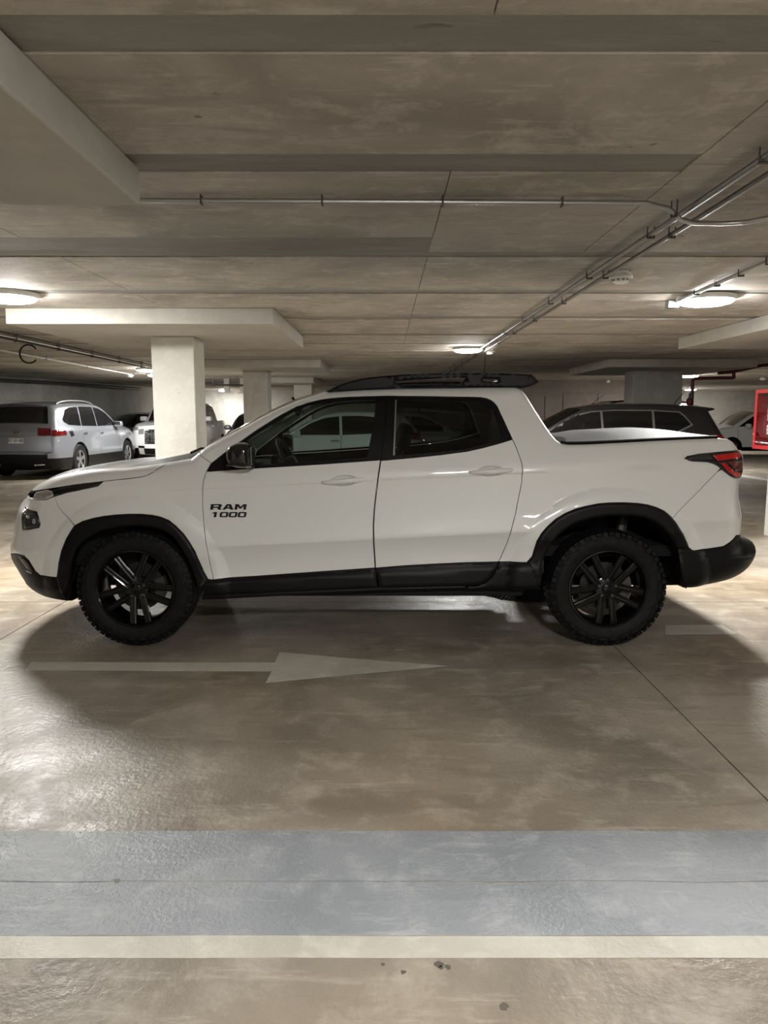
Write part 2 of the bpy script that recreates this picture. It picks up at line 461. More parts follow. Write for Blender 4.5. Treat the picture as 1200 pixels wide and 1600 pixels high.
        cen = nv[nf].mean(1); ok = inside(cen, P)
        for h in H: ok &= ~inside(cen, h)
        if clip: ok &= inside(cen, s.loop)
        nf = nf[ok]; used = np.unique(nf); mp = -np.ones(len(nv), int); mp[used] = np.arange(len(used)); nv = nv[used]; nf = mp[nf]
        def depth(Q):
            h = s.hw(Q) + off
            if puff:
                db = np.concatenate([seg_dist(Q[i:i + 1500], A, Bn)[0].min(1) for i in range(0, len(Q), 1500)])
                u = np.clip(1 - db / pr, 0, 1); h = h + puff * np.sqrt(np.maximum(1 - u * u, 0))
            return h
        h = depth(nv); e = .0015
        gx = (depth(nv + [e, 0]) - depth(nv - [e, 0])) / (2 * e); gz = (depth(nv + [0, e]) - depth(nv - [0, e])) / (2 * e)
        N = np.stack([-gx, np.ones(len(nv)), -gz], 1); N /= np.linalg.norm(N, axis=1, keepdims=True); N[:, 1] *= side
        verts = [(p[0], side * d, p[1]) for p, d in zip(nv, h)]
        a, b, c = nv[nf[:, 0]], nv[nf[:, 1]], nv[nf[:, 2]]
        ccw = ((b[:, 0] - a[:, 0]) * (c[:, 1] - a[:, 1]) - (b[:, 1] - a[:, 1]) * (c[:, 0] - a[:, 0])) > 0
        # seen from -y, x right and z up: counter-clockwise faces the viewer
        want = ccw if side < 0 else ~ccw
        faces = [tuple(q) if w else tuple(q[::-1]) for q, w in zip(nf.tolist(), want)]
        normals = [tuple(q) for q in N]
        if thick:
            cnt = {}
            for q in faces:
                for i in range(3):
                    k = (q[i], q[(i + 1) % 3]); cnt[k] = cnt.get(k, 0) + 1
            bd = [k for k in cnt if (k[1], k[0]) not in cnt]
            if clip:
                dd = seg_dist(nv, s.A[:, :2], s.B[:, :2])[0].min(1)
            for i, j in bd:
                if clip and dd[i] < 1e-3 and dd[j] < 1e-3: continue
                k = len(verts); ex = np.array(verts[j]) - np.array(verts[i]); nn = np.cross(ex, (0, side, 0)); nn /= max(np.linalg.norm(nn), 1e-9)
                for q in (i, j):
                    x, y, z = verts[q]; verts.append((x, y, z)); verts.append((x, y - side * thick, z))
                normals += [tuple(nn)] * 4
                faces.append((k, k + 1, k + 3, k + 2))
        return verts, faces, normals
def join_skins(items):
    V, F, N = [], [], []
    for it in items:
        v, f = it[0], it[1]; k = len(V); V += list(v); F += [tuple(i + k for i in q) for q in f]
        N += list(it[2]) if len(it) > 2 else [None] * len(v)
    return V, F, N
def skin_obj(name, items, mat, parent, smooth=True):
    V, F, N = join_skins(items)
    me = bpy.data.meshes.new(name); me.from_pydata(V, [], F); me.update()
    o = link(name, me, mat, parent, True)
    if any(n is not None for n in N):
        if any(n is None for n in N):
            vn = [None] * len(V)
            auto = [tuple(x.vector) for x in me.vertex_normals]
            N = [n if n is not None else auto[i] for i, n in enumerate(N)]
        me.normals_split_custom_set_from_vertices(N)
    return o
# ================================================================== the garage
def g_room():
    pass
X0, X1, Y0, Y1 = -16.0, 17.0, -9.0, 34.0
fl = MB().box(X0, X1, Y0, Y1, -.30, -.02).build('floor', 'joint'); tag(fl, 'smooth beige concrete floor slabs with dark joints', None, None, 'structure')
jx = [X0, -8.6, -2.52, on_level(965, 1015, 0)[0], 7.6, X1]
jy = [Y0, -4.0, on_level(600, 1378, 0)[1], on_level(600, 940.5, 0)[1], 11.6, 17.5, 24.0, Y1]
def wavy(a, b, n, amp, seed):
    r = random.Random(seed); return [(a + (b - a) * i / n, (r.random() - .5) * amp) for i in range(n + 1)]
for i in range(len(jx) - 1):
    for j in range(len(jy) - 1):
        g = .0035
        lo = wavy(jx[i] + g, jx[i + 1] - g, 26, .012 if abs(jy[j] - jy[2]) < .01 else .0, j); hi = wavy(jx[i] + g, jx[i + 1] - g, 26, .012 if abs(jy[j + 1] - jy[2]) < .01 else .0, j + 1)
        top = [(x, jy[j] + g + d, 0) for x, d in lo] + [(x, jy[j + 1] - g + d, 0) for x, d in hi[::-1]]
        n = len(top); MB().add(top + [(x, y, -.022) for x, y, _ in top], [tuple(range(n))] + [(q, (q + 1) % n, n + (q + 1) % n, n + q) for q in range(n)]).build('slab', 'floor', fl, fix=True)
def sheet(name, pts, mat, z):
    n = len(pts); return MB().add([(x, y, z) for x, y in pts] + [(x, y, z - .003) for x, y in pts], [tuple(range(n))] + [(q, (q + 1) % n, n + (q + 1) % n, n + q) for q in range(n)]).build(name, mat, fl)
yb0, yb1 = on_level(600, 1462, 0)[1], on_level(600, 1299, 0)[1]; ym = jy[2]
for a, b in ((yb0, ym - .0025), (ym + .0025, yb1)):
    r1 = wavy(X0 + .5, jx[3], 40, .012, 3); r2 = wavy(X0 + .5, jx[3] + 6, 120, .010, 5)
    lo = [(x, a + (d if a > yb0 + .01 else d * .3)) for x, d in wavy(-8, 8, 80, .010, 2)]; hi = [(x, b + (d if b < yb1 - .01 else d * .4)) for x, d in wavy(-8, 8, 80, .010, 2)]
    sheet('painted_band', lo + hi[::-1], 'blue_paint', .0008)
ya, yb = on_level(600, 1497, 0)[1], yb0
sheet('painted_line', [(x, ya + d) for x, d in wavy(-8, 8, 60, .006, 11)] + [(x, yb - .002 + d) for x, d in wavy(-8, 8, 60, .004, 12)][::-1], 'line_paint', .001)
L = lambda *p: [on_level(a, b, 0) for a, b in p]
sheet('painted_arrow', L((437, 1019), (562, 1030), (698, 1040.5), (560, 1053), (415, 1067), (425, 1049), (40, 1047), (48, 1034.5), (429, 1035.5)), 'arrow_paint', .0009)
sheet('painted_line', L((1040, 977), (1128, 976.5), (1150, 990.5), (1040, 991)), 'line_paint', .0009)
sheet('painted_line', L((1150, 741), (1158, 741), (1250, 757), (1250, 759), (1150, 744)), 'line_paint', .0009)
# ceiling: boards' imprints, raised panels between recessed strips
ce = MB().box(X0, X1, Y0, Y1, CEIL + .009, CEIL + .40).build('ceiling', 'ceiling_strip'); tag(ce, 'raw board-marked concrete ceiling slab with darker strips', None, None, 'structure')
dline = lambda y: on_level(600, y, CEIL)[1]
bands = [(Y0, Y0 + .3), (-6.0, -5.75), (-3.6, -3.3), (-1.0, -.75), (.75, .98), (dline(24), dline(84)), (dline(241), dline(270)), (dline(371), dline(402)), (dline(453), dline(459)), (dline(494), dline(499)), (dline(521), dline(524))]
yy = bands[-1][1] + 1.1
while yy < Y1 - .5: bands.append((yy, yy + .10)); yy += 1.25
cx1 = on_level(690, 320, CEIL)[0]; cx2 = on_level(1130, 215, CEIL)[0]; cxl = on_level(60, 385, CEIL)[0]
edges = [b for bd in bands for b in bd]
for k in range(len(bands)):
    a = bands[k][1]; b = bands[k + 1][0] if k + 1 < len(bands) else Y1
    xs = [X0, cxl - 4.4, cxl, cx1 if k != 5 else None, cx2 if k in (5, 6) else None, cx2 + 3.4, X1]
    xs = [x for x in xs if x is not None]
    for i in range(len(xs) - 1):
        a = bands[k][1]; b = bands[k + 1][0] if k + 1 < len(bands) else Y1
        if k == 6 and xs[i] > cx1 - .1: b = dline(394)             # the third strip is narrower on the right
        if k == 5 and xs[i] > cx2 - .1: b = (bands[6][0] + bands[6][1]) / 2
        if k == 6 and xs[i] > cx2 - .1: a = (bands[6][0] + bands[6][1]) / 2 + .004
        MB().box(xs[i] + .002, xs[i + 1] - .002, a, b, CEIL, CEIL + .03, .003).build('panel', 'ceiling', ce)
# a narrow ledge seam across some panels (lower board edge)
for py in (283 + 25, ):
    y = dline(py); MB().box(cx1 + .05, cx2 - .1, y - .006, y + .006, CEIL - .006, CEIL + .01).build('board_seam', 'ceiling', ce)
# walls
wl = MB(); P = [(-15.5, -8.5), (-15.5, 15.0), (-11.0, 19.9), (-10.1, 22.0), (-9.2, 27.5), (-8.8, 33.0)]
def wall_run(name, P, th=.25, mat='wall', z1=CEIL + .05):
    m = MB(); n = len(P)
    V = [(x, y, z) for z in (-.02, z1) for x, y in P]; 
    F = [(i, i + 1, n + i + 1, n + i) for i in range(n - 1)]
    Q = []
    for i, (x, y) in enumerate(P):
        a = Vector(P[max(i - 1, 0)]); b = Vector(P[min(i + 1, n - 1)]); t = (b - a).normalized(); Q.append((x - t.y * th, y + t.x * th))
    k = len(V); V += [(x, y, z) for z in (-.02, z1) for x, y in Q]; F += [(k + i, k + i + 1, k + n + i + 1, k + n + i) for i in range(n - 1)]
    F += [(n + i, n + i + 1, k + n + i + 1, k + n + i) for i in range(n - 1)] + [(0, n, k + n, k), (n - 1, 2 * n - 1, k + 2 * n - 1, k + n - 1)]
    o = m.add(V, F).build(name, mat); tag(o, None, None, None, 'structure'); return o
wall_run('wall_left', P)['label'] = 'pale concrete wall slanting away behind the silver car'
wall_run('wall_back', [(-8.8, 33.0), (16.5, 33.0)])['label'] = 'grey concrete wall at the far end of the garage'
wall_run('wall_right', [(16.5, 33.0), (16.5, -8.5)])['label'] = 'grey concrete wall right of the parking bays'
wall_run('wall_front', [(16.5, -8.5), (-15.5, -8.5)])['label'] = 'grey concrete wall behind the viewer'
# columns with flat capitals (drop panels)
CAPZ = CEIL - .155
def column(x0, x1, y0, y1, label, group='concrete columns with flat capitals', cap=None, mat='column'):
    o = empty('concrete_column', ((x0 + x1) / 2, (y0 + y1) / 2, 0)); tag(o, label, 'column', group)
    cx, cy = (x0 + x1) / 2, (y0 + y1) / 2
    MB().box(x0 - cx, x1 - cx, y0 - cy, y1 - cy, 0, CAPZ if cap else CEIL, .012).build('shaft', mat, o)
    if cap:
        a, b, c, d = cap; MB().box(a - cx, b - cx, c - cy, d - cy, CAPZ, CEIL - .0005, .01).build('capital', 'capital', o)
    return o
def xat(px_, py_, Y): return on_depth(px_, py_, Y)[0]
yc1 = 8.72; c1a, c1b = xat(238.5, 615, yc1), xat(305, 615, yc1)
k1a, k1b = xat(8, 492, 7.55), xat(428, 494, 7.55)
column(c1a, c1b, yc1, yc1 + (c1b - c1a), 'pale square concrete column beyond the bonnet of the white pickup', cap=(k1a, k1b, 7.55, 10.25))
yc2 = yc1 + 6.75; c2a, c2b = xat(380, 615, yc2), xat(418.5, 615, yc2)
column(c2a, c2b, yc2, yc2 + .5, 'square concrete column seen just left of the pickup windscreen', cap=(k1a, xat(501, 565, 14.4), 14.4, 17.0))
yc3 = yc2 + 6.75; c3a, c3b = xat(459, 610, yc3), xat(487, 610, yc3)
column(c3a, c3b, yc3, yc3 + .5, 'farthest small concrete column, seen right above the pickup windscreen', cap=(k1a, -2.0, 21.2, 23.8))
kx, ky = on_level(217.5, 262, CEIL)
column(kx - 1.6, kx - 1.1, ky - 1.6, ky - 1.1, 'near column whose broad capital fills the top left corner', cap=(kx - 2.7, kx, ky - 2.7, ky))
yr1 = 8.9 - .57; r1 = xat(1193, 833, 8.9)
column(r1, r1 + 1.0, yr1, yr1 + .57, 'right-hand column with the red hose cabinet at the picture edge', cap=(4.07, 6.9, 7.55, 10.4))
yr2 = 15.3; r2a, r2b = xat(989, 615, yr2), xat(1066, 615, yr2)
column(r2a, r2b, yr2, yr2 + .57, 'wide grey column rising behind the roof of the dark wagon', cap=(xat(951, 566, 14.3), xat(951, 566, 14.3) + 2.85, 14.3, 17.3), mat='wall')
pw = MB().box(4.2, 8.6, 23.0, 23.2, 0, CEIL).build('wall_partition', 'partition'); tag(pw, 'brown rendered partition wall behind the dark wagons', None, None, 'structure')
for a, b in ((852, 872), (880, 925), (934, 972)):
    MB().box(xat(a, 620, 23), xat(b, 620, 23), 22.97, 23.0, .05, 2.12 - (.1 if a < 870 else 0), .008).build('panel', 'partition', pw)
column(c1a, c1b, 1.95 - 6.8, 1.95 - 6.3, 'column standing behind the viewer on the left', cap=(k1a, k1b, -6.2, -3.5))
column(r1, r1 + 1.0, 2.0, 2.57, 'column standing right of the viewer outside the frame', cap=(4.3, 6.9, .7, 3.4))
# lamps
def lamp(x, y, r, label, parent=None):
    o = empty('ceiling_lamp', (x, y, CEIL)); tag(o, label, 'lamp', 'round ceiling lamps')
    MB().lathe([(0, 0), (r * 1.08, 0), (r * 1.08, -.030), (r * 1.04, -.042), (r * .98, -.042), (r * .96, -.02)], 40).build('lamp_base', 'fixture_rim', o, True)
    MB().lathe([(r * .98, -.030), (r * .965, -.050), (r * .90, -.064), (r * .72, -.074), (r * .4, -.079), (0, -.080)], 40).build('diffuser', 'lamp_glow', o, True)
    return o
LZ = CEIL - .05
lm = [(1103, 472, .235, 'round glowing ceiling lamp at the right, beside a conduit elbow'), (12, 467, .235, 'round glowing ceiling lamp at the left picture edge'), (731, 548, .22, 'round glowing ceiling lamp straight above the pickup roof rail'),
      (229, 579, .22, 'small glowing lamp touching the left edge of the pale column'), (1076, 588, .24, 'glowing lamp beside the red sprinkler pipe on the right'), (1079, 609, .22, 'faint small lamp low beside the red standpipe')]
for a, b, r, lab in lm:
    x, y = on_level(a, b, LZ); lamp(x, y, r, lab)
lamp(-6.75, 31.5, .22, 'lamp lighting the far wall right of the pale column')
lamp(-3.6, -4.6, .235, 'unseen fill lamp added behind the viewer on the left'); lamp(.8, -.5, .235, 'ceiling lamp behind the viewer on the right')  # the left one is an unseen lamp added as front fill
lamp(-5.9, 19.4, .22, 'hidden lamp added to brighten the white pickup facing the camera')  # added out of sight behind the column to brighten the far pickup
lamp(9.5, 3.0, .235, 'ceiling lamp over the bays far right of the viewer'); lamp(-9.5, 8.0, .235, 'ceiling lamp over the bays far left of the viewer')
lamp(2.9, -5.6, .235, 'unseen lamp added farthest behind the viewer for brightness')  # out of view, added to raise the overall brightness
# small oil spots near the viewer
for a, b, r in ((686, 1507, 7), (700, 1511, 5), (690, 1512, 4), (630, 1519, 4), (598, 1507, 3), (788, 1573, 7), (183, 1377, 5)):
    rr_ = random.Random(a); sheet('oil_spot', [on_level(a + r * (.7 + .6 * rr_.random()) * math.cos(q) , b + r * .8 * (.6 + .7 * rr_.random()) * math.sin(q), 0) for q in np.linspace(0, 2 * math.pi, 12)[:-1]], 'oil', .0012)
# ================================================================== the white pickup
YC = 5.44                                      # distance of its centre line
_tab = pchip([.05, .20, .30, .40, .46, .50, .56, .61, .66, .693, .70, .707, .75, .81, .89, .98, 1.055, 1.070, 1.10, 1.14, 1.165, 1.30, 1.50, 1.60, 1.70],
             [.80, .86, .885, .894, .894, .882, .884, .892, .906, .9195, .9225, .9228, .9155, .906, .898, .892, .8895, .8945, .8905, .877, .868, .824, .748, .705, .66])
def truck_base(x, z):
    x = np.asarray(x, float); z = np.asarray(z, float)
    k = np.clip((1.5 - z) / .3, 0, 1)
    h = _tab(z - .05 * x * k)
    for wx in (-1.574, 1.416):                 # the wings swell towards the wheel arches
        rho = np.sqrt((x - wx) ** 2 + (z - .371) ** 2); e = .60 if wx < 0 else .645; u = np.clip((e - rho) / .085, 0, 1)
        h = h + (1 - (1 - u) ** 2) * np.clip(.926 - h, 0, .026) * np.clip((z - .3) / .1, 0, 1)
    u = np.clip((-1.75 - x) / .7, 0, 1); h = h - .12 * u * u       # plan shape narrows at the ends
    u = np.clip((x - 1.7) / .75, 0, 1); h = h - .07 * u * u
    return h
TR = Body(truck_base, .035)
def tp(px, py, r=None, crown=0.0, mid=False, dz=0.0):
    """pixel of the photograph -> (x, z) on the truck"""
    if mid:
        x, z = on_depth(px, py, YC - mid if not isinstance(mid, bool) else YC); return (x, z - crown + dz, r, crown)
    h = .85
    for _ in range(30):
        x, z = on_depth(px, py, YC - h); h2 = float(truck_base(x, z)) - (r or 0.0); h = .5 * h + .5 * h2
    return (x, z + dz, r, crown)
low = [tp(112, 939, .10, .02), tp(76, 930, .20, .05), tp(53, 913, .27, .07), tp(34, 883, .30, .08), tp(25.5, 866, .32, .08)]
nose = [low[-1], tp(26, 845, .33, .08), tp(30, 826, .33, .08), tp(36, 797, .32, .08), tp(43, 779, .30, .08), tp(55, 767.5, .26, .06)]
_c0, _c1 = tp(255, 716.5, .07, .012, mid=True), tp(300, 716, .06, .045)
hood = [nose[-1], tp(122, 732.5, .17, .060, mid=True), tp(155, 725.5, .11, .030, mid=True), tp(200, 719, .08, .016, mid=True), (_c0[0], _c0[1], .07, .012)]
cowl = [hood[-1], ((_c0[0] + _c1[0]) / 2, (_c0[1] + _c1[1]) / 2 - .006, .065, .03), _c1]
wind = [_c1, tp(320, 700.5, .05, .05), tp(379, 668.5, .05, .055), tp(421.6, 645, .05, .05), tp(461.3, 627.5, .055, .045), tp(500, 615, .065, .035)]
roof = [wind[-1], tp(535, 609.5, .08, .025), tp(590, 606.5, .08, .02), tp(650, 604.5, .08, .02), tp(730, 603.5, .08, .02), tp(795, 603, .07, .02), tp(809, 605, .06, .02)]
back = [roof[-1], tp(819, 614, .045, .03), tp(837, 643, .04, .04), tp(859, 676, .04, .04), tp(868, 687, .035, .03)]
bed = [back[-1], tp(877, 693, .03, .03), tp(892, 694.8, .025, .03), tp(947, 693, .025, .03), tp(1042, 688, .025, .03), tp(1122, 685, .03, .03), tp(1136, 685.5, .04, .02)]
tail = [bed[-1], tp(1142.5, 690, .07, .02), tp(1148, 700, .12, .02), tp(1154, 709, .15, .02), tp(1155, 735, .16, .02), tp(1150.5, 750, .16, .02), tp(1149.3, 774, .17, .02), tp(1152, 795, .18, .02), tp(1152.5, 825, .18, .02), tp(1150.5, 836, .18, .02)]
rbump = [tail[-1], tp(1161, 839, .2, .03), tp(1169.5, 843.5, .22, .03), tp(1172, 852, .24, .03), tp(1169.5, 868, .24, .03), tp(1155, 890, .2, .03), tp(1128, 905, .15, .03), tp(1068, 918.5, .08, .02)]
TR.outline([('low', low), ('nose', nose), ('hood', hood), ('cowl', cowl), ('wind', wind), ('roof', roof), ('back', back), ('bed', bed), ('tail', tail), ('rbump', rbump)],
           [(2.0, .25), (1.9, .1), (-1.9, .1), (-1.95, .22)])
TR.extra = np.array([(x, zz + .05 * x) for zz in (.681, .6935, .70, .7065, .72, 1.045, 1.0555, 1.063, 1.070, 1.084) for x in np.arange(-1.35, 1.0, .03)]
                    + [(wx + rr_ * math.cos(a), .371 + rr_ * math.sin(a)) for wx, e in ((-1.574, .60), (1.416, .645)) for rr_ in (e + .012, e - .002, e - .02, e - .045, e - .075) for a in np.arange(.25, 2.95, .055)])
def px(*pts):
    """pixel outline -> (x, z) outline on the rounded skin of the near side"""
    p = np.array(pts, float); dx = (p[:, 0] - 600) / FPX; dv = (p[:, 1] - 800) / FPX
    dy = _c - dv * _s; dz = -_s - dv * _c; h = np.full(len(p), .85)
    for _ in range(12):
        k = (YC - h) / dy; q = np.stack([dx * k, CAMZ + dz * k], 1); h = .5 * h + .5 * TR.hw(q)
    return [tuple(r_) for r_ in q]
truck = empty('pickup_truck', (0, YC, 0))
tag(truck, 'white double cab pickup with black wheels, arches and roof rails in the foreground', 'pickup truck')

ARCH_F_OUT = [(88.7, 902), (91, 886), (96, 860), (103.8, 841), (116, 821.5), (129, 814.5), (145, 809.8), (163, 806.4), (181.8, 804.3), (201, 803.2), (220.8, 803.3), (237, 804.8), (251, 807.6), (264, 813), (275, 821.7), (287, 834), (296.7, 847.7), (305, 862), (311.9, 878), (318, 892), (325, 905)]
ARCH_F_IN = [(308, 936), (307.5, 912.7), (298.9, 886.7), (293, 873), (285.8, 860.7), (279, 849), (270.7, 839), (262, 832.5), (253, 828), (243, 824.8), (231.7, 822.8), (216, 821.6), (201, 821.7), (181, 824), (162, 828), (149, 833), (136, 841), (127, 849), (119, 858.5), (113, 876), (110, 897.5), (106, 938.5)]
ARCH_R_OUT = [(823, 878.5), (831.3, 869.3), (835, 857), (839, 845), (846, 833), (855, 822.8), (868, 811), (883, 802), (898, 795.5), (915, 791), (934, 787), (953, 785.5), (975, 785.2), (997, 786.4), (1013, 788.8), (1025.8, 792.7), (1038, 798.5), (1048, 807), (1057, 818), (1063.8, 829), (1069, 838), (1073.3, 848), (1076.5, 856)]
ARCH_R_IN = [(1060, 858), (1054, 850.5), (1050, 843), (1044.8, 835.5), (1038, 827), (1029, 819.7), (1018, 813), (1006.8, 808.6), (988, 806), (968.8, 805.4), (946, 806.6), (924.5, 810), (907, 815), (892.8, 821), (881, 829), (870.7, 838.7), (862, 849), (855, 861), (849, 874), (846, 888), (843, 921)]
SEAM_F = [(84.7, 776), (91.5, 792), (99, 801.7), (116, 821.5)]
HOODLINE = [(162, 752), (195, 748.5), (221, 745.3), (231, 742.3), (238, 738.5), (248, 732), (257, 727)]
DOOR_F = [(322.5, 737), (318, 750), (316.6, 764), (316.6, 790), (318.2, 815), (321, 843), (325.3, 866), (330, 890), (333.8, 906)]
DOOR_M = [(594.4, 718.8), (590.5, 745), (587.4, 769.6), (584.5, 795), (583, 820.6), (583.6, 850), (586, 887.4)]
DOOR_R = [(800.7, 686.7), (806.5, 699), (811.3, 712), (815, 723), (816.5, 733), (815, 755), (810, 778.7), (805.5, 803), (799.3, 826.7), (792, 849), (783.3, 869.3), (779, 877.7)]
DLO_F = [(322.5, 737), (329.6, 724), (355, 704.3), (384.8, 683.2), (403, 670.5), (421.6, 659), (441, 647), (461.3, 636.5), (480, 629.5), (501, 624.6), (517, 622.5), (535, 621), (570, 619.6), (606, 619)]
BELT_F = [(594.4, 718.8), (545, 722.4), (495.3, 725.9), (440, 729.2), (387.6, 732.4)]
DLO_R = [(606, 618.8), (650, 619.2), (700, 620), (742, 620.6), (751.3, 621), (760, 622.6), (767.3, 625.6), (772.5, 629.6), (776.7, 634.7), (788, 659), (800.7, 686.7)]
BELT_R = [(778, 693.6), (755, 699.8), (730, 705.5), (690, 710.6), (650, 714.9), (595.3, 719.6)]
SILLTOP = [(333.8, 906), (346.6, 904.5), (400, 900.5), (470, 895.5), (530, 891.4), (586, 887.4), (630, 884), (676.7, 881.5), (730, 879), (779, 877.7), (823, 878.7)]

def both(name, poly, mat, parent, near_only=False, **k):
    """the same panel on both flanks: two parts"""
    o = skin_obj(name, [TR.skin(poly, -1, **k)], mat, parent)
    if not near_only: skin_obj(name, [TR.skin(poly, 1, **k)], mat, parent)
    return o
G = .0022                                      # half of a shut line
# --- hood: top strip plus its two rounded flanks
hood_poly = px((30, 768), (56, 767), (75, 764), (120, 757), *HOODLINE, (263, 713), (263, 690), (30, 690))
skin_obj('hood', [TR.skin(hood_poly, -1, inset=G), TR.skin(hood_poly, 1, inset=G), TR.strip('hood')], 'white_paint', truck)
# --- front wings
fender_poly = px(*SEAM_F[:1], (105, 769.7), (130, 764.5), (153, 759.5), *HOODLINE, (262, 714), (262, 695), (306, 695), (313, 711.5), (330, 723.5), *DOOR_F, (325, 905), *ARCH_F_OUT[::-1][1:-4], *SEAM_F[::-1][:-1])
fender = both('front_wing', fender_poly, 'white_paint', truck, inset=G)
# --- cowl, windscreen, roof, rear screen
skin_obj('cowl', [TR.strip('cowl')], 'black_plastic', truck)
skin_obj('windscreen', [TR.strip('wind')], 'screen_glass', truck)
skin_obj('roof', [TR.strip('roof')], 'white_paint', truck)
skin_obj('headliner', [TR.strip('roof', off=-.045)], 'interior', truck)
skin_obj('rear_screen', [TR.strip('back')], 'rear_glass', truck)
# --- unibody side: windscreen pillar, roof rail, rear pillar and bed side in one pressing
SEAM_R = [(1121, 737), (1088, 771), (1050.5, 809.8)]
side_poly = px((306, 695), (313, 711.5), (330, 723.5), *DLO_F[1:-1], *DLO_R, *DOOR_R[1:], (823, 878.7), *ARCH_R_OUT[1:18], *SEAM_R[::-1], (1135, 722), (1200, 722), (1200, 560), (306, 560))
bed_side = both('bed_side', side_poly, 'white_paint', truck, inset=G)
rear_poly = px(*SEAM_R, *ARCH_R_OUT[18:], (1083, 860.5), (1105, 857.5), (1130, 853.7), (1140, 847.5), (1147, 841), (1150, 836.5), (1200, 836.5), (1200, 730), (1135, 730))
both('rear_corner', rear_poly, 'white_paint', truck, inset=G)
# --- doors
hx = lambda cx, cy, rx, ry, a=0.0, n=20: [(cx + rx * math.cos(q * 2 * math.pi / n) * math.cos(a) - ry * math.sin(q * 2 * math.pi / n) * math.sin(a), cy + rx * math.cos(q * 2 * math.pi / n) * math.sin(a) + ry * math.sin(q * 2 * math.pi / n) * math.cos(a)) for q in range(n)]
REC = {'f': px(*hx(537, 751.3, 21, 8.8, -.06)), 'r': px(*hx(766.5, 736, 21, 8.2, -.05))}
fd_poly = px(*DOOR_F[:-1], (333.8, 905.6), (346.6, 904.2), (400, 900.2), (470, 895.2), (530, 891.1), (586, 887.2), *DOOR_M[::-1][1:], *BELT_F[1:])
rd_poly = px((595.3, 719.8), *[(a + 1.0, b) for a, b in DOOR_M[1:]], (630, 883.8), (676.7, 881.2), (730, 878.8), *DOOR_R[::-1], *BELT_R[:-1])
doors = {}
for nm, poly, key in (('front_door', fd_poly, 'f'), ('rear_door', rd_poly, 'r')):
    for side in (-1, 1):
        doors[nm, side] = skin_obj(nm, [TR.skin(poly, side, holes=[REC[key]], inset=G)], 'white_paint', truck)
        sh = skin_obj('handle_recess', [TR.skin(inset_poly(REC[key], -.002), side, off=.0, puff=-.040, pr=.036, thick=0, res=.012)], 'white_paint', doors[nm, side])
        a = TR.skin(poly, side, off=-.06, thick=0, res=.08)
        skin_obj('door_trim', [a], 'interior', doors[nm, side])
def handle(side, pts, door):
    """pull handle: a bowed bar over the recess"""
    P = px(*pts); ring = []; n = 12; V = []; F = []
    for i in range(15):
        t = i / 14; x = P[0][0] + (P[1][0] - P[0][0]) * t; z = P[0][1] + (P[1][1] - P[0][1]) * t
        h = float(TR.hw([(x, z)])[0]); e = math.sin(math.pi * min(max(t, .015), .985)) ** .35
        rz = .019 * (e * .9 + .1) * (1 - .18 * (1 - t)); ry = .013; out = .006 + .032 * math.sin(math.pi * t) ** .6
        for q in range(n):
            a = 2 * math.pi * q / n; V.append((x, side * (h + out + ry * e * math.cos(a)), z + rz * math.sin(a)))
    for i in range(14):
        for q in range(n): F.append((i * n + q, i * n + (q + 1) % n, (i + 1) * n + (q + 1) % n, (i + 1) * n + q))
    F += [tuple(range(n)), tuple(14 * n + q for q in range(n))]
    o = MB().add(V, F).build('door_handle', 'white_paint', door, True); auto_smooth(o.data, 70); return o
for side in (-1, 1):
    h1 = handle(side, [(502, 753.6), (570, 748.6)], doors['front_door', side])
    h2 = handle(side, [(732, 738), (801, 734)], doors['rear_door', side])
# key cylinder on the driver's handle
kx, kz = px((561, 748.8))[0]; kh = float(TR.hw([(kx, kz)])[0])
MB().lathe([(0, -.004), (.009, -.004), (.009, .0), (0, .0)], 16, 'y', (kx, -kh - .0235, kz)).build('key_cylinder', 'steel_dark', doors['front_door', -1], True)
# --- door frames and glass
GL_F = [(391, 727.3), (387.5, 700), (387, 688.5), (405, 676.5), (425, 664), (444, 652.3), (463, 642), (482, 634.6), (503, 629.3), (535, 626), (589.5, 625), (582, 668), (573, 714.8), (495, 720.6), (440, 724.4)]
GL_R = [(620.7, 624), (680, 623.8), (740, 624.4), (752, 626), (759, 629), (763, 636), (764, 664), (764, 691.5), (728, 702.3), (690, 706), (617, 711.8)]
GL_Q = [(767.5, 637.5), (770.5, 640), (779, 663), (786.5, 686), (767.5, 691)]
fr_f = px(*DLO_F, *BELT_F); fr_r = px(*DLO_R, *BELT_R); gf, gr, gq = px(*GL_F), px(*GL_R), px(*GL_Q)
for side in (-1, 1):
    f1 = skin_obj('window_frame', [TR.skin(fr_f, side, holes=[gf], inset=.0015, off=-.003)], 'pillar_black', doors['front_door', side])
    skin_obj('window_glass', [TR.skin(inset_poly(gf, -.006), side, off=-.012, thick=0)], 'front_glass', doors['front_door', side])
    f2 = skin_obj('window_frame', [TR.skin(fr_r, side, holes=[gr, gq], inset=.0015, off=-.003)], 'pillar_black', doors['rear_door', side])
    skin_obj('window_glass', [TR.skin(inset_poly(gr, -.006), side, off=-.012, thick=0)], 'rear_glass', doors['rear_door', side])
    skin_obj('quarter_pane', [TR.skin(inset_poly(gq, -.006), side, off=-.010, thick=0)], 'black_gloss', doors['rear_door', side])
    # bright edge of the rear pane's run channel
    skin_obj('run_channel', [TR.skin(px((617.6, 625), (619.8, 625), (616.6, 711.5), (614.4, 711.6)), side, off=-.001, thick=.01, res=.02)], 'disc_metal', doors['rear_door', side])
    skin_obj('centre_pillar', [TR.skin(px((588, 616), (620, 616), (612, 722), (578, 722)), side, off=-.028, thick=.03)], 'interior', truck)
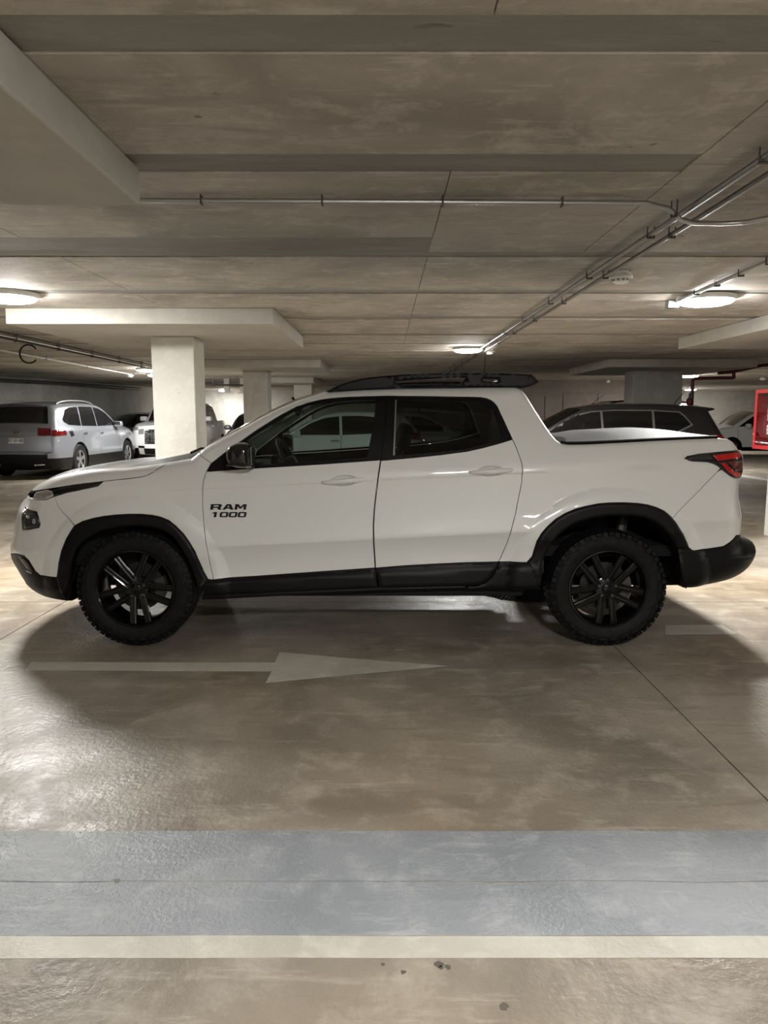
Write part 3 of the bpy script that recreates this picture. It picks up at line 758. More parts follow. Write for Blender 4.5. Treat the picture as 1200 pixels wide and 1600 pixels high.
# --- badge lettering on the driver's door
def stroke_letters(word):
    """wide block capitals in a unit cell: outer loop and holes"""
    L = {'R': ([(0, 0), (0, 1), (.86, 1), (1, .86), (1, .52), (.88, .40), (1.02, 0), (.74, 0), (.62, .34), (.27, .34), (.27, 0)], [[(.27, .55), (.27, .79), (.70, .79), (.74, .75), (.74, .59), (.70, .55)]]),
         'A': ([(0, 0), (.33, 1), (.70, 1), (1.03, 0), (.75, 0), (.68, .2), (.35, .2), (.28, 0)], [[(.41, .40), (.62, .40), (.53, .76), (.50, .76)]]),
         'M': ([(0, 0), (0, 1), (.30, 1), (.52, .52), (.74, 1), (1.04, 1), (1.04, 0), (.80, 0), (.80, .62), (.60, .18), (.44, .18), (.24, .62), (.24, 0)], []),
         '1': ([(.42, 0), (.42, .70), (.16, .70), (.16, .86), (.46, 1), (.72, 1), (.72, 0)], []),
         '0': ([(.0, .16), (.0, .84), (.14, 1), (.88, 1), (1.02, .84), (1.02, .16), (.88, 0), (.14, 0)], [[(.26, .25), (.26, .75), (.32, .79), (.70, .79), (.76, .75), (.76, .25), (.70, .21), (.32, .21)]])}
    return [L[c] for c in word]
for word, x0, x1, y0, y1 in (('RAM', 328.7, 385.6, 787.6, 796.2), ('1000', 329, 385.8, 799.9, 808)):
    cell = (x1 - x0) / len(word)
    for k, (outer, holes) in enumerate(stroke_letters(word)):
        m = lambda pts: px(*[(x0 + cell * (k + .03 + .90 * a) + (.5 - b) * -1.5, y1 + (y0 - y1) * b) for a, b in pts])
        skin_obj('badge_letter', [TR.skin(m(outer), -1, holes=[m(h) for h in holes], off=.005, thick=.006, res=.01, clip=False)], 'black_gloss', doors['front_door', -1])
# --- black cladding
both('wheel_arch_trim', px(*ARCH_F_OUT, *ARCH_F_IN), 'black_plastic', truck, off=.002, puff=.016, pr=.022, thick=.07)
both('wheel_arch_trim', px(*ARCH_R_OUT, *ARCH_R_IN), 'black_plastic', truck, off=.002, puff=.016, pr=.022, thick=.07)
both('door_cladding', px(*SILLTOP[:6], (588, 905), (590.5, 917), (590.5, 918.5), (345, 929.5), (322, 931), (316, 918), (325, 905.5)), 'black_plastic', truck, inset=.0015, off=.004, puff=.012, pr=.03, thick=.05)
both('door_cladding', px(*SILLTOP[5:10], (777, 886), (768, 900), (757, 910), (744, 914.5), (728, 915.5), (592, 918.5), (590, 905)), 'black_plastic', truck, inset=.0015, off=.004, puff=.012, pr=.03, thick=.05)
both('sill', px((779.5, 878.2), (823, 879), (834, 868), (848, 885), (843, 920.5), (800, 921), (728, 920.5), (730, 916.5), (745, 915.5), (758, 911), (769, 901), (778, 887)), 'black_plastic', truck, inset=.0012, off=.002, puff=.010, pr=.03, thick=.05)
both('sill_edge', px((316, 930.5), (345, 930), (590, 919), (728, 916), (730, 920.5), (590, 924.5), (345, 936.8), (314, 938)), 'black_plastic', truck, inset=.001, off=-.012, puff=.006, pr=.02, thick=.08)
# --- front end
bump_poly = px((10, 776), (48, 778), (55.5, 781), (72, 781), (84.7, 776), *SEAM_F[1:], (103.8, 841), (96, 860), (91, 886), (88.7, 902), (80, 901.5), (63, 899), (55.5, 892.5), (50, 883.5), (45, 875), (37.5, 868), (26, 865), (10, 864))
both('front_bumper', bump_poly, 'white_paint', truck, inset=G)
low_poly = px((10, 864.5), (26, 865.5), (37.5, 868.5), (45, 875.5), (50, 884), (55.5, 893), (63, 899.5), (80, 902), (89, 902.5), (100, 903), (108, 939), (60, 975), (10, 900))
skin_obj('bumper_skirt', [TR.skin(low_poly, -1, inset=.001), TR.skin(low_poly, 1, inset=.001), TR.strip('low')], 'black_plastic', truck)
both('fog_lamp_recess', px((29, 869), (38, 872), (44.5, 879), (52, 893), (46, 893), (36, 880)), 'black_gloss', truck, off=.002, puff=.004, pr=.01, thick=.01, res=.02)
both('tow_blade', px((40, 889), (50, 894), (51, 896.5), (42, 893)), 'galvanised', truck, off=.006, puff=.004, pr=.006, thick=.01, res=.02)
skin_obj('grille', [TR.strip('nose')], 'black_gloss', truck)
skin_obj('nose_panel', [TR.patch('nose', .02, .34, -.98, .98, .014, 20), ], 'white_paint', truck)
for k in range(5):
    a = .40 + k * .09
    skin_obj('grille_bar', [TR.patch('nose', a, a + .025, -.8, .8, .016, 20)], 'black_plastic', truck)
drl = both('running_lamp', px((50.5, 779), (56, 768.6), (72, 765.6), (81, 766.8), (84, 775.2), (72, 780.5), (55.5, 780.5)), 'lens_clear', truck, off=-.002, puff=.006, pr=.012, thick=.02, res=.02)
both('lamp_strip', px((82, 766.4), (100, 761.4), (120, 757.8), (142, 754.6), (162, 752.2), (158, 756.5), (152, 759.2), (130, 764), (105, 769.3), (85, 775.4)), 'black_gloss', truck, off=-.002, puff=.005, pr=.01, thick=.02, res=.02)
for side in (-1, 1):
    hl = skin_obj('headlamp', [TR.skin(px((35, 798), (40, 791.5), (45.5, 795.8), (57.8, 799), (61, 808), (63.8, 819), (61.5, 825), (34.5, 830)), side, off=.001, puff=.008, pr=.012, thick=.02, res=.02)], 'black_gloss', truck)
    skin_obj('lamp_lens', [TR.skin(px((38.5, 801), (45.5, 799.5), (56.5, 802), (61, 818), (59, 822.5), (39.5, 825.5)), side, off=.007, puff=.006, pr=.012, thick=.01, res=.016)], 'lens_dark', hl)
    skin_obj('lamp_reflector', [TR.skin(px(*hx(54.5, 814, 2.6, 4.5)), side, off=.012, puff=.005, pr=.012, thick=.006, res=.01)], 'lens_clear', hl)
    skin_obj('lamp_reflector', [TR.skin(px(*hx(45, 807, 3.0, 3)), side, off=.012, puff=.004, pr=.012, thick=.006, res=.01)], 'lens_clear', hl)
# --- rear end
skin_obj('tailgate', [TR.strip('tail')], 'white_paint', truck)
rb = px((1059, 858), (1076.5, 856.5), (1083, 861.3), (1105, 858.3), (1130, 854.5), (1140, 848.3), (1147, 842), (1150, 837), (1210, 837), (1210, 940), (1067, 917.8), (1063, 890))
skin_obj('rear_bumper', [TR.skin(rb, -1, inset=.001, off=.004, puff=.008, pr=.02, thick=.05), TR.skin(rb, 1, inset=.001, off=.004, puff=.008, pr=.02, thick=.05), TR.strip('rbump')], 'black_plastic', truck)
TL = [(1068.6, 716.7), (1073.3, 712.5), (1092, 708.8), (1120, 706), (1150, 703), (1175, 700), (1175, 748), (1152, 748.5), (1146, 747), (1139.8, 743.7), (1130, 736), (1120.8, 728.3), (1113, 724.5), (1105, 722.3), (1079.7, 721)]
for side in (-1, 1):
    tl = skin_obj('tail_lamp', [TR.skin(px(*TL), side, off=.002, puff=.010, pr=.014, thick=.012, res=.02)], 'black_gloss', truck)
    skin_obj('lamp_lens', [TR.skin(px((1112, 711), (1149, 706.5), (1156, 707.5), (1156, 715), (1138, 717.5), (1120.5, 720)), side, off=.011, puff=.004, pr=.008, thick=.01, res=.016)], 'lens_red', tl)
    skin_obj('lamp_lens', [TR.skin(px((1124, 723), (1132, 722.5), (1146, 737), (1156, 738), (1156, 743.5), (1149, 745), (1138, 738.5)), side, off=.011, puff=.004, pr=.008, thick=.01, res=.016)], 'lens_red', tl)
    skin_obj('lamp_lens', [TR.skin(px((1135, 721), (1158, 718), (1158, 735), (1148, 735)), side, off=.010, puff=.004, pr=.008, thick=.01, res=.016)], 'lens_dark_red', tl)
    skin_obj('reversing_lens', [TR.skin(px((1073, 714.5), (1092, 711), (1108, 710.3), (1113, 718), (1090, 718), (1078, 718.5)), side, off=.0105, puff=.003, pr=.008, thick=.01, res=.016)], 'lens_dark', tl)
# --- tonneau cover over the bed, with its black edge seal
q = TR.sections['bed'][6:-3]; seal = []
V, F = [], []
n = 16
qq = q[::2]
for i, r_ in enumerate(qq):
    w = float(truck_base(r_[0], r_[1])) - r_[2] - .03; a = i / (len(qq) - 1)
    cr = .045 * min(1, a * 3, (1 - a) * 4 + .15)
    for j in range(n + 1):
        u = -1 + 2 * j / n; V.append((r_[0], w * u, r_[1] + .012 + cr * (1 - u ** 4)))
for i in range(len(qq) - 1):
    for j in range(n): F.append((i * (n + 1) + j, (i + 1) * (n + 1) + j, (i + 1) * (n + 1) + j + 1, i * (n + 1) + j + 1))
ton = MB().add(V, F).build('tonneau_cover', 'tonneau', truck, True, fix=False)
for side in (-1, 1):
    m = MB(); pts = [(r_[0], side * (float(truck_base(r_[0], r_[1])) - r_[2] - .022), r_[1] + .006) for r_ in TR.sections['bed'][2:-2:2]]
    m.tube(pts, .013, 8).build('edge_seal', 'black_plastic', truck, True)
skin_obj('bed_rim', [TR.strip('bed', off=-.004)], 'black_plastic', truck)
# --- roof rails running into the rear spoiler
RAIL = [(509, 612), (522, 605.5), (535, 600), (549, 595.5), (563, 592), (585, 589), (602, 587.3), (625, 585.4), (650, 584.2), (690, 583.2), (730, 582.8), (780, 583.2), (806, 584), (831, 585.4), (836, 590), (842, 597.3), (832, 602), (818, 606.5), (806, 605.6), (730, 605.6), (718.5, 606.2), (628.5, 607), (570, 609.4), (535, 611.6)]
SLOT1 = [(617, 596.4), (650, 593.4), (690, 591.3), (728.5, 590.2), (718.5, 602), (629, 604)]
SLOT2 = [(754.5, 592.3), (779.5, 592.3), (778, 596.8), (756, 596.4)]
def flat_px(pts, h): return [on_depth(a, b, YC - h) for a, b in pts]
for side in (-1, 1):
    hr = .665
    P = flat_px(RAIL, hr); H = [flat_px(SLOT1, hr), flat_px(SLOT2, hr)]
    flat = Body(lambda x, z: np.full(np.shape(x), hr), .05); flat.A = flat.B = np.array([[99., 99., .01, 0], [99., 99., .01, 0]]); flat.loop = [(-9, -9), (9, -9), (9, 9), (-9, 9)]
    skin_obj('roof_rail', [flat.skin(P, side, holes=H, puff=.012, pr=.012, thick=.055, clip=False)], 'black_plastic', truck)
# spoiler blade between the rails
sx0, sz0 = on_depth(800, 590, YC - .64); sx1, sz1 = on_depth(841, 597, YC - .64)
V, F = [], []
n = 14; prof = [(sx0 - .06, sz0 - .035), (sx0, sz0 + .006), (sx0 + .1, sz0 + .008), (sx1 - .01, sz1 + .012), (sx1, sz1), (sx1 - .06, sz1 - .03), (sx0 - .02, sz0 - .055)]
for x, z in prof:
    for j in range(n + 1):
        u = -1 + 2 * j / n; V.append((x + .06 * (1 - u * u) * (x - sx0 + .06) / .2, .64 * u, z + .012 * (1 - u * u)))
m_ = n + 1
for i in range(len(prof)):
    for j in range(n): F.append((i * m_ + j, i * m_ + j + 1, ((i + 1) % len(prof)) * m_ + j + 1, ((i + 1) % len(prof)) * m_ + j))
MB().add(V, F).build('spoiler', 'black_plastic', truck, True)
# aerial
ax, az = on_depth(756, 584, YC); MB().tube([(ax, 0, az - .03), (ax + .004, 0, az + .05), (ax + .008, 0, on_depth(757, 556, YC)[1])], [.007, .004, .003], 6).build('aerial', 'black_plastic', truck, True)
# --- door mirrors
def mirror(side):
    yo, yi = 1.10, .90; P0 = [on_depth(a, b, YC - 1.06) for a, b in [(352.5, 704.5), (357, 697.5), (366, 693.2), (378, 691.8), (387, 693.5), (391.5, 700), (393, 716), (393, 730.5), (384, 732), (370, 731.5), (357, 727), (353, 719)]]
    P0 = np.array(densify(P0, .012)); cen = P0.mean(0); V = []; F = []; n = len(P0)
    rings = [(yo, .02), (yo - .003, .45), (yo - .010, .70), (yo - .022, .86), (yo - .045, .96), (yo - .08, 1.0), (yi + .05, 1.0), (yi + .02, .93), (yi + .01, .7)]
    for y, s_ in rings:
        V += [(cen[0] + (p[0] - cen[0]) * s_, side * y, cen[1] + (p[1] - cen[1]) * s_) for p in P0]
    for i in range(len(rings) - 1):
        for q_ in range(n): F.append((i * n + q_, i * n + (q_ + 1) % n, (i + 1) * n + (q_ + 1) % n, (i + 1) * n + q_))
    o = MB().add(V, F).build('door_mirror', 'black_gloss', truck, True); auto_smooth(o.data, 60)
    x1 = P0[:, 0].max(); z0, z1 = P0[:, 1].min(), P0[:, 1].max()
    MB().box(x1 - .004, x1 + .002, min(side * (yi + .05), side * (yo - .03)), max(side * (yi + .05), side * (yo - .03)), z0 + .02, z1 - .025, .002).build('mirror_glass', 'chrome', o)
    MB().tube([(cen[0] + .02, side * (yi + .06), z0 + .03), (cen[0] + .03, side * .86, z0 + .012)], [.03, .035], 10).build('mirror_foot', 'black_plastic', o, True)
    MB().box(cen[0] - .075, cen[0] + .06, min(side * yi, side * (yo - .015)), max(side * yi, side * (yo - .015)), z0 + .016, z0 + .024, .003).build('indicator_strip', 'lens_dark', o)
for side in (-1, 1): mirror(side)
# --- wipers
for y0, y1 in ((.55, -.1), (-.05, -.68)):
    xx, zz = _c1[0], _c1[1]
    MB().tube([(xx - .10, y0, zz + .03), (xx - .04, (y0 + y1) / 2, zz + .045), (xx - .03, y1, zz + .03)], .008, 6).build('wiper', 'black_plastic', truck, True)
# --- underbody, wheel wells
under = MB()
under.box(-2.1, 2.15, -.50, .50, .30, .42, .02).box(-1.02, .90, -.80, .80, .30, .44, .02)
under.build('underbody', 'liner', truck)
RW = .371
WX = (on_depth(210, 922, YC - .905)[0], on_depth(951, 922.5, YC - .905)[0])
for wx in WX:
    for side in (-1, 1):
        m = MB(); n = 20; R = .50; V = []; F = []
        for y in (.885, .42):
            for q_ in range(n + 1):
                a = -.06 + (math.pi + .12) * q_ / n; V.append((wx + R * math.cos(a), side * y, .40 + R * .98 * math.sin(a)))
        F += [(q_, q_ + 1, n + 2 + q_, n + 1 + q_) for q_ in range(n)]
        V.append((wx, side * .42, .40)); F += [(n + 1 + q_, n + 2 + q_, len(V) - 1) for q_ in range(n)]
        m.add(V, F).build('wheel_well', 'liner', truck, True, fix=False)
        MB().tube([(wx + .13, side * .62, .45), (wx + .19, side * .55, .80)], .035, 8).build('damper', 'steel_dark', truck, True)
MB().tube([(WX[0], -.75, RW), (WX[0], .75, RW)], .04, 8).build('axle', 'liner', truck, True)
MB().tube([(WX[1], -.75, RW), (WX[1], .75, RW)], .045, 8).build('axle', 'liner', truck, True)
# --- wheels: tyre > tread, rim, spokes, hub, disc
def make_wheel(parent, loc, side, R=.371, rr=.25, w=.235, spokes=True, spin=0.0):
    """outer face towards side*y; local y = 0 is the outer sidewall plane"""
    s_ = side
    prof = [(rr - .012, .030), (rr - .004, .012), (rr + .006, .006), (rr + .02, .002), (rr + .045, -.004), (rr + .07, -.004), (R - .036, .004), (R - .018, .014), (R - .007, .03), (R - .005, .06), (R - .005, w - .06), (R - .018, w - .02), (R - .06, w), (rr + .02, w - .004), (rr - .01, w - .03)]
    t = MB().lathe([(r_, -s_ * h) for r_, h in prof], 72, 'y').build('wheel', 'rubber', parent, True)
    t.location = loc; auto_smooth(t.data, 50)
    tb = MB(); nb = 58
    for k in range(nb):
        a0 = 2 * math.pi * k / nb; da = 2 * math.pi / nb
        rows = [(.010, .058, .0, .78), (.063, .104, .30, 1.10), (.109, .148, .0, .78), (.153, .20, .30, 1.10)]
        for h0, h1, f0, f1 in rows:
            V = []
            for h in (h0, h1):
                for f_ in (f0, f1):
                    for rad in (R - .012, R - .0005):
                        if h == .010: rad -= .006
                        a = a0 + da * (f_ + (.12 if h == h1 else 0)); V.append((rad * math.cos(a), -s_ * h, rad * math.sin(a)))
            tb.add(V, [(0, 1, 3, 2), (4, 6, 7, 5), (0, 4, 5, 1), (2, 3, 7, 6), (0, 2, 6, 4), (1, 5, 7, 3)])
        # shoulder lug reaching down the sidewall, long and short in turn
        d = .034 if k % 2 else .022; V = []
        for rad, h in ((R - .006, .013), (R - d, .0), (R - d, -.004 + .002), (R - .006, .006)):
            for f_ in (.03, .76): a = a0 + da * f_; V.append((rad * math.cos(a), -s_ * (h - .003), rad * math.sin(a)))
        tb.add(V, [(0, 1, 3, 2), (2, 3, 5, 4), (4, 5, 7, 6), (6, 7, 1, 0), (0, 2, 4, 6), (1, 7, 5, 3)])
    for k in range(29):                         # sidewall blocks
        a0 = 2 * math.pi * k / 29; V = []
        for rad in (R - .056, R - .042):
            for f_ in (.0, .14):
                for h in (-.0075, -.002): a = a0 + f_ + (.03 if rad > R - .05 else 0); V.append((rad * math.cos(a), -s_ * h, rad * math.sin(a)))
        tb.add(V, [(0, 1, 3, 2), (4, 6, 7, 5), (0, 4, 5, 1), (2, 3, 7, 6), (0, 2, 6, 4), (1, 5, 7, 3)])
    tr = tb.build('tread', 'rubber', t); tr['kind'] = 'stuff'
    MB().lathe([(rr - .004, -s_ * .010), (rr - .001, -s_ * .004), (rr - .008, -s_ * .003), (rr - .016, -s_ * .012), (rr - .024, -s_ * .030), (rr - .034, -s_ * .10), (rr - .03, -s_ * .19)], 64, 'y').build('rim', 'rim_black', t, True)
    for k in range(5):
        ca = spin + 2 * math.pi * k / 5
        for sg in (-1, 1):
            V = []; F = []
            st = [(.030, .027, .023, .034), (.075, .033, .022, .030), (.15, .040, .020, .024), (rr - .022, .049, .021, .020)]
            for rad, sep, hw_, dep in st:
                for (o_, h) in ((-hw_, dep + .030), (-hw_, dep + .004), (-hw_ * .55, dep), (-hw_ * .2, dep + .004), (hw_ * .2, dep + .004), (hw_ * .55, dep), (hw_, dep + .004), (hw_, dep + .030)):
                    lx, lz = rad, sg * sep + o_; V.append((lx * math.cos(ca) - lz * math.sin(ca), -s_ * h, lx * math.sin(ca) + lz * math.cos(ca)))
            for i in range(len(st) - 1):
                for q_ in range(7): F.append((i * 8 + q_, i * 8 + q_ + 1, (i + 1) * 8 + q_ + 1, (i + 1) * 8 + q_))
            F += [tuple(range(8)), tuple(24 + q_ for q_ in range(8))]
            MB().add(V, F).build('spoke', 'rim_black', t, False)
    MB().lathe([(.0, -s_ * .022), (.026, -s_ * .022), (.032, -s_ * .026), (.034, -s_ * .032), (.058, -s_ * .034), (.074, -s_ * .040), (.080, -s_ * .07)], 40, 'y').build('hub', 'rim_black', t, True)
    for k in range(5):
        a = spin + 2 * math.pi * (k + .5) / 5
        MB().lathe([(.0, -s_ * .026), (.008, -s_ * .026), (.010, -s_ * .030), (.010, -s_ * .042)], 8, 'y', (.056 * math.cos(a), 0, .056 * math.sin(a))).build('lug_nut', 'steel_dark', t)
    MB().lathe([(.07, -s_ * .105), (.155, -s_ * .105), (.157, -s_ * .112), (.155, -s_ * .125), (.07, -s_ * .125)], 40, 'y').build('brake_disc', 'brake_iron', t, True)
    m = MB(); a0 = -.5
    m.lathe([(.11, -s_ * .085), (.17, -s_ * .085), (.17, -s_ * .145), (.11, -s_ * .145), (.11, -s_ * .085)], 8, 'y', (0, 0, 0), a0, a0 + .9).build('brake_caliper', 'steel_dark', t)
    return t
for wx, sp in ((WX[0], math.radians(-84)), (WX[1], math.radians(-90))):
    make_wheel(truck, (wx, -.905, RW), -1, spin=sp)
    make_wheel(truck, (wx, .905, RW), 1, spin=sp)
# --- cabin
def seat(x, y, w, zb=.62, back=.60, tilt=.28, head=True, bench=False):
    o = MB().box(x - .28, x + .25, y - w, y + w, zb - .1, zb + .06, .05).build('seat', 'seat', truck, True); auto_smooth(o.data, 60)
    m = MB().box(-.065, .065, -w, w, 0, back, .05).build('seat_back', 'seat', o, True); m.location = (x + .25, y, zb); m.rotation_euler = (0, tilt, 0); auto_smooth(m.data, 60)
    if head:
        ys = (-.38, 0, .38) if bench else (0,)
        for dy in ys:
            h = MB().box(-.045, .045, -.125, .125, back + .03, back + .21, .04).tube([(0, -.05, back - .03), (0, -.05, back + .06)], .006, 6).tube([(0, .05, back - .03), (0, .05, back + .06)], .006, 6).build('headrest', 'seat', o, True)
            h.location = (x + .25, y + dy, zb); h.rotation_euler = (0, tilt, 0); auto_smooth(h.data, 60)
seat(-.30, -.36, .25, .64, .58); seat(-.30, .36, .25, .64, .58); seat(.60, 0, .62, .66, .52, bench=True)
MB().box(-1.16, -.84, -.80, .80, .78, 1.10, .06).box(-.98, -.80, -.58, -.18, 1.06, 1.145, .03).build('dashboard', 'interior', truck, True)
MB().box(-.82, -.80, -.13, .13, 1.0, 1.17, .006).build('touch_screen', 'black_gloss', truck)
MB().box(-.83, -.10, -.12, .12, .55, .78, .03).build('console', 'interior', truck, True)
MB().box(-1.1, 1.02, -.78, .78, .44, .50).build('cabin_floor', 'interior', truck)
MB().box(.98, 1.03, -.78, .78, .45, 1.20).build('cabin_bulkhead', 'interior', truck)
MB().box(1.05, 2.2, -.72, .72, .55, .62).build('bed_floor', 'liner', truck)
MB().box(-2.1, -1.2, -.62, .62, .45, .92, .05).build('engine_block', 'liner', truck)
# steering wheel, tilted towards the driver
m = MB(); n = 40; R_ = .185
m.tube([(0, R_ * math.cos(2 * math.pi * q_ / n), R_ * math.sin(2 * math.pi * q_ / n)) for q_ in range(n + 1)], .016, 8, cap=False)
sw = m.build('steering_wheel', 'interior', truck, True)
sw.location = (-.64, -.37, 1.13); sw.rotation_euler = (0, math.radians(-28), 0)
MB().box(-.02, .04, -.075, .075, -.06, .05, .02).tube([(0, -.17, -.01), (0, .17, -.01)], .018, 6).tube([(0, 0, -.02), (0, 0, -.17)], .018, 6).build('steering_boss', 'interior', sw, True)
MB().lathe([(.150, -.005), (.168, -.008), (.170, 0)], 32, 'x').build('steering_trim', 'chrome', sw, True)
MB().tube([(.0, 0, 0), (-.30, 0, -.12)], .03, 8).build('steering_column', 'interior', sw, True)
o = MB().box(-.02, .02, -.12, .12, -.035, .035, .015).build('rear_view_mirror', 'black_gloss', truck, True); o.location = (-.62, 0, 1.49)
MB().tube([(0, 0, .03), (-.05, 0, .10)], .01, 6).build('mirror_stem', 'black_plastic', o, True)
# ================================================================== parked cars behind
def car_base_fn(W, zb, zt, ins, L):
    tab = pchip([.1, .30, .55, .75, zb - .08, zb, zt - .15, zt], [W - .07, W - .02, W, W - .008, W - .035, W - .06, W - ins * .72, W - ins])
    def f(x, z):
        x = np.asarray(x, float); h = tab(z); u = np.clip((np.abs(x) - L * .30) / (L * .2), 0, 1); return h - .10 * u * u
    return f
_wheel_proto = {}
def road_wheel(parent, loc, side, R, rim='rim_silver', rr=.62, nsp=5):
    key = (round(R, 3), side, rim, nsp)
    if key not in _wheel_proto:
        r = R * rr; s_ = side
        t = MB().lathe([(h0, -s_ * h) for h0, h in [(r - .01, .03), (r, .008), (r + .03, .0), (R - .03, .006), (R - .006, .03), (R, .05), (R, .17), (R - .02, .2), (r, .2)]], 32, 'y').build('wheel', 'rubber', parent, True)
        MB().lathe([(r, -s_ * .012), (r - .015, -s_ * .008), (r - .03, -s_ * .05), (r - .04, -s_ * .15), (0, -s_ * .15)], 32, 'y').build('rim', 'liner' if rim == 'rim_silver' else 'rim_black', t, True)
        m = MB()
        for k in range(nsp):
            a = 2 * math.pi * k / nsp + .3; V = []
            for rad, hw_ in ((.03, .035), (r - .012, .045)):
                for o_ in (-hw_, hw_):
                    for h in (.015, .05): V.append((rad * math.cos(a) - o_ * math.sin(a), -s_ * h, rad * math.sin(a) + o_ * math.cos(a)))
            m.add(V, [(0, 1, 3, 2), (4, 6, 7, 5), (0, 4, 5, 1), (2, 3, 7, 6), (0, 2, 6, 4), (1, 5, 7, 3)])
        m.lathe([(0, -s_ * .010), (.06, -s_ * .014), (.065, -s_ * .05)], 16, 'y')
        m.lathe([(r - .004, -s_ * .004), (r - .018, -s_ * .006), (r - .022, -s_ * .03)], 32, 'y').build('spokes', rim, t, True)
        t.location = loc; _wheel_proto[key] = t; return t
    c = dup(_wheel_proto[key], parent); c.location = loc; return c
def arch(cx, cz, R, z0, n=12):
    a0 = math.asin(max(-1, min(1, (z0 - cz) / R))); return [(cx + R * math.cos(a), cz + R * math.sin(a)) for a in np.linspace(math.pi - a0, a0, n)]
def make_car(name, label, cat, S, paint, loc, rz, group='cars parked in the background'):
    o = empty(name, (loc[0], loc[1], 0), rz); tag(o, label, cat, group)
    L, W, H, zb = S['L'], S['W'] / 2, S['H'], S['belt']; x0, x1 = S['axles']; R = S.get('R', .34); zs = S.get('sill', .36)
    B = Body(car_base_fn(W, zb, H, S.get('ins', .24), L), .08)
    secs = []; last = None
    for nm, r, cr, pts in S['secs']:
        rows = [(x, z, r, cr) for x, z in pts]
        if last: rows = [last] + rows
        last = rows[-1]; secs.append((nm, rows))
    B.outline(secs, [(L * .45, .18), (-L * .45, .18)])
    RA = R + .055; low_z = .2
    body = [(-L, zs), *arch(x0, R, RA, zs), *arch(x1, R, RA, zs), (L, zs), (L, 3), (-L, 3)]
    skin_obj('body_side', [B.skin(body, -1)], paint, o); skin_obj('body_side', [B.skin(body, 1)], paint, o)
    lowp = [(-L, low_z - .1), (x0 - RA, low_z + .02), *arch(x0, R, RA, max(zs - .12, low_z + .04)), (x0 + RA, low_z + .02), (x1 - RA, low_z + .02), *arch(x1, R, RA, max(zs - .12, low_z + .04)), (x1 + RA, low_z + .02), (L, low_z - .1), (L, zs), *arch(x1, R, RA + .001, zs)[::-1], *arch(x0, R, RA + .001, zs)[::-1], (-L, zs)]
    cl = S.get('clad', 'black_plastic')
    for sd in (-1, 1):
        for seg in ([(-L, low_z), (x0 - RA * .97, low_z), (x0 - RA * .97, zs), (-L, zs)], [(x0 + RA * .97, low_z), (x1 - RA * .97, low_z), (x1 - RA * .97, zs), (x0 + RA * .97, zs)], [(x1 + RA * .97, low_z), (L, low_z), (L, zs), (x1 + RA * .97, zs)]):
            skin_obj('cladding', [B.skin(seg, sd, off=.004)], cl, o)
        if S.get('flare'):
            for cx in (x0, x1):
                skin_obj('arch_trim', [B.skin([*arch(cx, R, RA + .05, low_z + .05), *arch(cx, R, RA - .005, low_z + .05)[::-1]], sd, off=.012)], cl, o)
        for nm, poly, mt in S['panes']: skin_obj(nm, [B.skin(poly, sd, off=.002 if nm == 'chrome_surround' else .006, thick=.006)], mt, o)
        for nm, poly, mt, pf in S.get('bits', ()): skin_obj(nm, [B.skin(poly, sd, off=.004, puff=pf, pr=.02, thick=.01, res=.04)], mt, o)
        for x in S.get('seams', ()):
            skin_obj('door_seam', [B.skin([(x - .006, zs + .03), (x + .006, zs + .03), (x + .006, zb), (x - .006, zb)], sd, off=.001, thick=0, res=.1)], 'joint', o)
        for cx in (x0, x1):
            w_ = float(B.hw([(cx, .5)])[0])
            road_wheel(o, (cx, sd * (w_ - .01), R), sd, R, S.get('rim', 'rim_silver'), nsp=S.get('nsp', 5))
            n = 14; V = []; F = []
            for y in (w_ - .015, w_ - .4):
                for q_ in range(n + 1): a = math.pi * q_ / n; V.append((cx + RA * 1.02 * math.cos(a), sd * y, R + RA * 1.02 * math.sin(a)))
            F = [(q_, q_ + 1, n + 2 + q_, n + 1 + q_) for q_ in range(n)] + [tuple(n + 1 + q_ for q_ in range(n + 1))]
            MB().add(V, F).build('wheel_well', 'liner', o, True, fix=False)
        if 'mirror' in S:
            mx, mz = S['mirror']; w_ = float(B.hw([(mx, mz)])[0])
            mo = MB().box(-.07, .09, -.11, .11, -.075, .075, .045).build('door_mirror', S.get('mirror_mat', paint), o, True); mo.location = (mx, sd * (w_ + .13), mz); auto_smooth(mo.data, 60)
            MB().box(.085, .094, -.085, .085, -.055, .055, .003).build('mirror_glass', 'chrome', mo)
            MB().tube([(0, -sd * .08, -.05), (.02, -sd * .16, -.06)], .02, 6).build('mirror_foot', 'black_plastic', mo)
        if S.get('rails'):
            xa, xb = S['rails']; pts = []
            for q_ in range(13):
                x = xa + (xb - xa) * q_ / 12; zt = max(p[1] for p in B.loop if abs(p[0] - x) < .12); pts.append((x, sd * (W - S.get('ins', .24) - .04), zt + .0 + .045 * math.sin(math.pi * min(1, max(0, q_ / 12))) ** .35))
            MB().tube(pts, .018, 8).build('roof_rail', S.get('rail_mat', 'galvanised'), o, True)
        for k, (hx_, hz_) in enumerate(S.get('handles', ())):
            w_ = float(B.hw([(hx_, hz_)])[0]); ho = MB().box(-.10, .10, -.02, .02, -.018, .018, .014).build('door_handle', S.get('handle_mat', paint), o, True); ho.location = (hx_, sd * (w_ + .015), hz_)
    for nm, part, mt in S['strips']: skin_obj(part, [B.strip(nm, n=10)], mt, o)
    for part, nm, a, b, t0, t1, off, mt in S.get('patches', ()): skin_obj(part, [B.patch(nm, a, b, t0, t1, off, 12)], mt, o)
    MB().box(-L * .45, L * .45, -W * .72, W * .72, .22, .42).build('underbody', 'liner', o)
    return o, B
OG = 'opaque_glass'
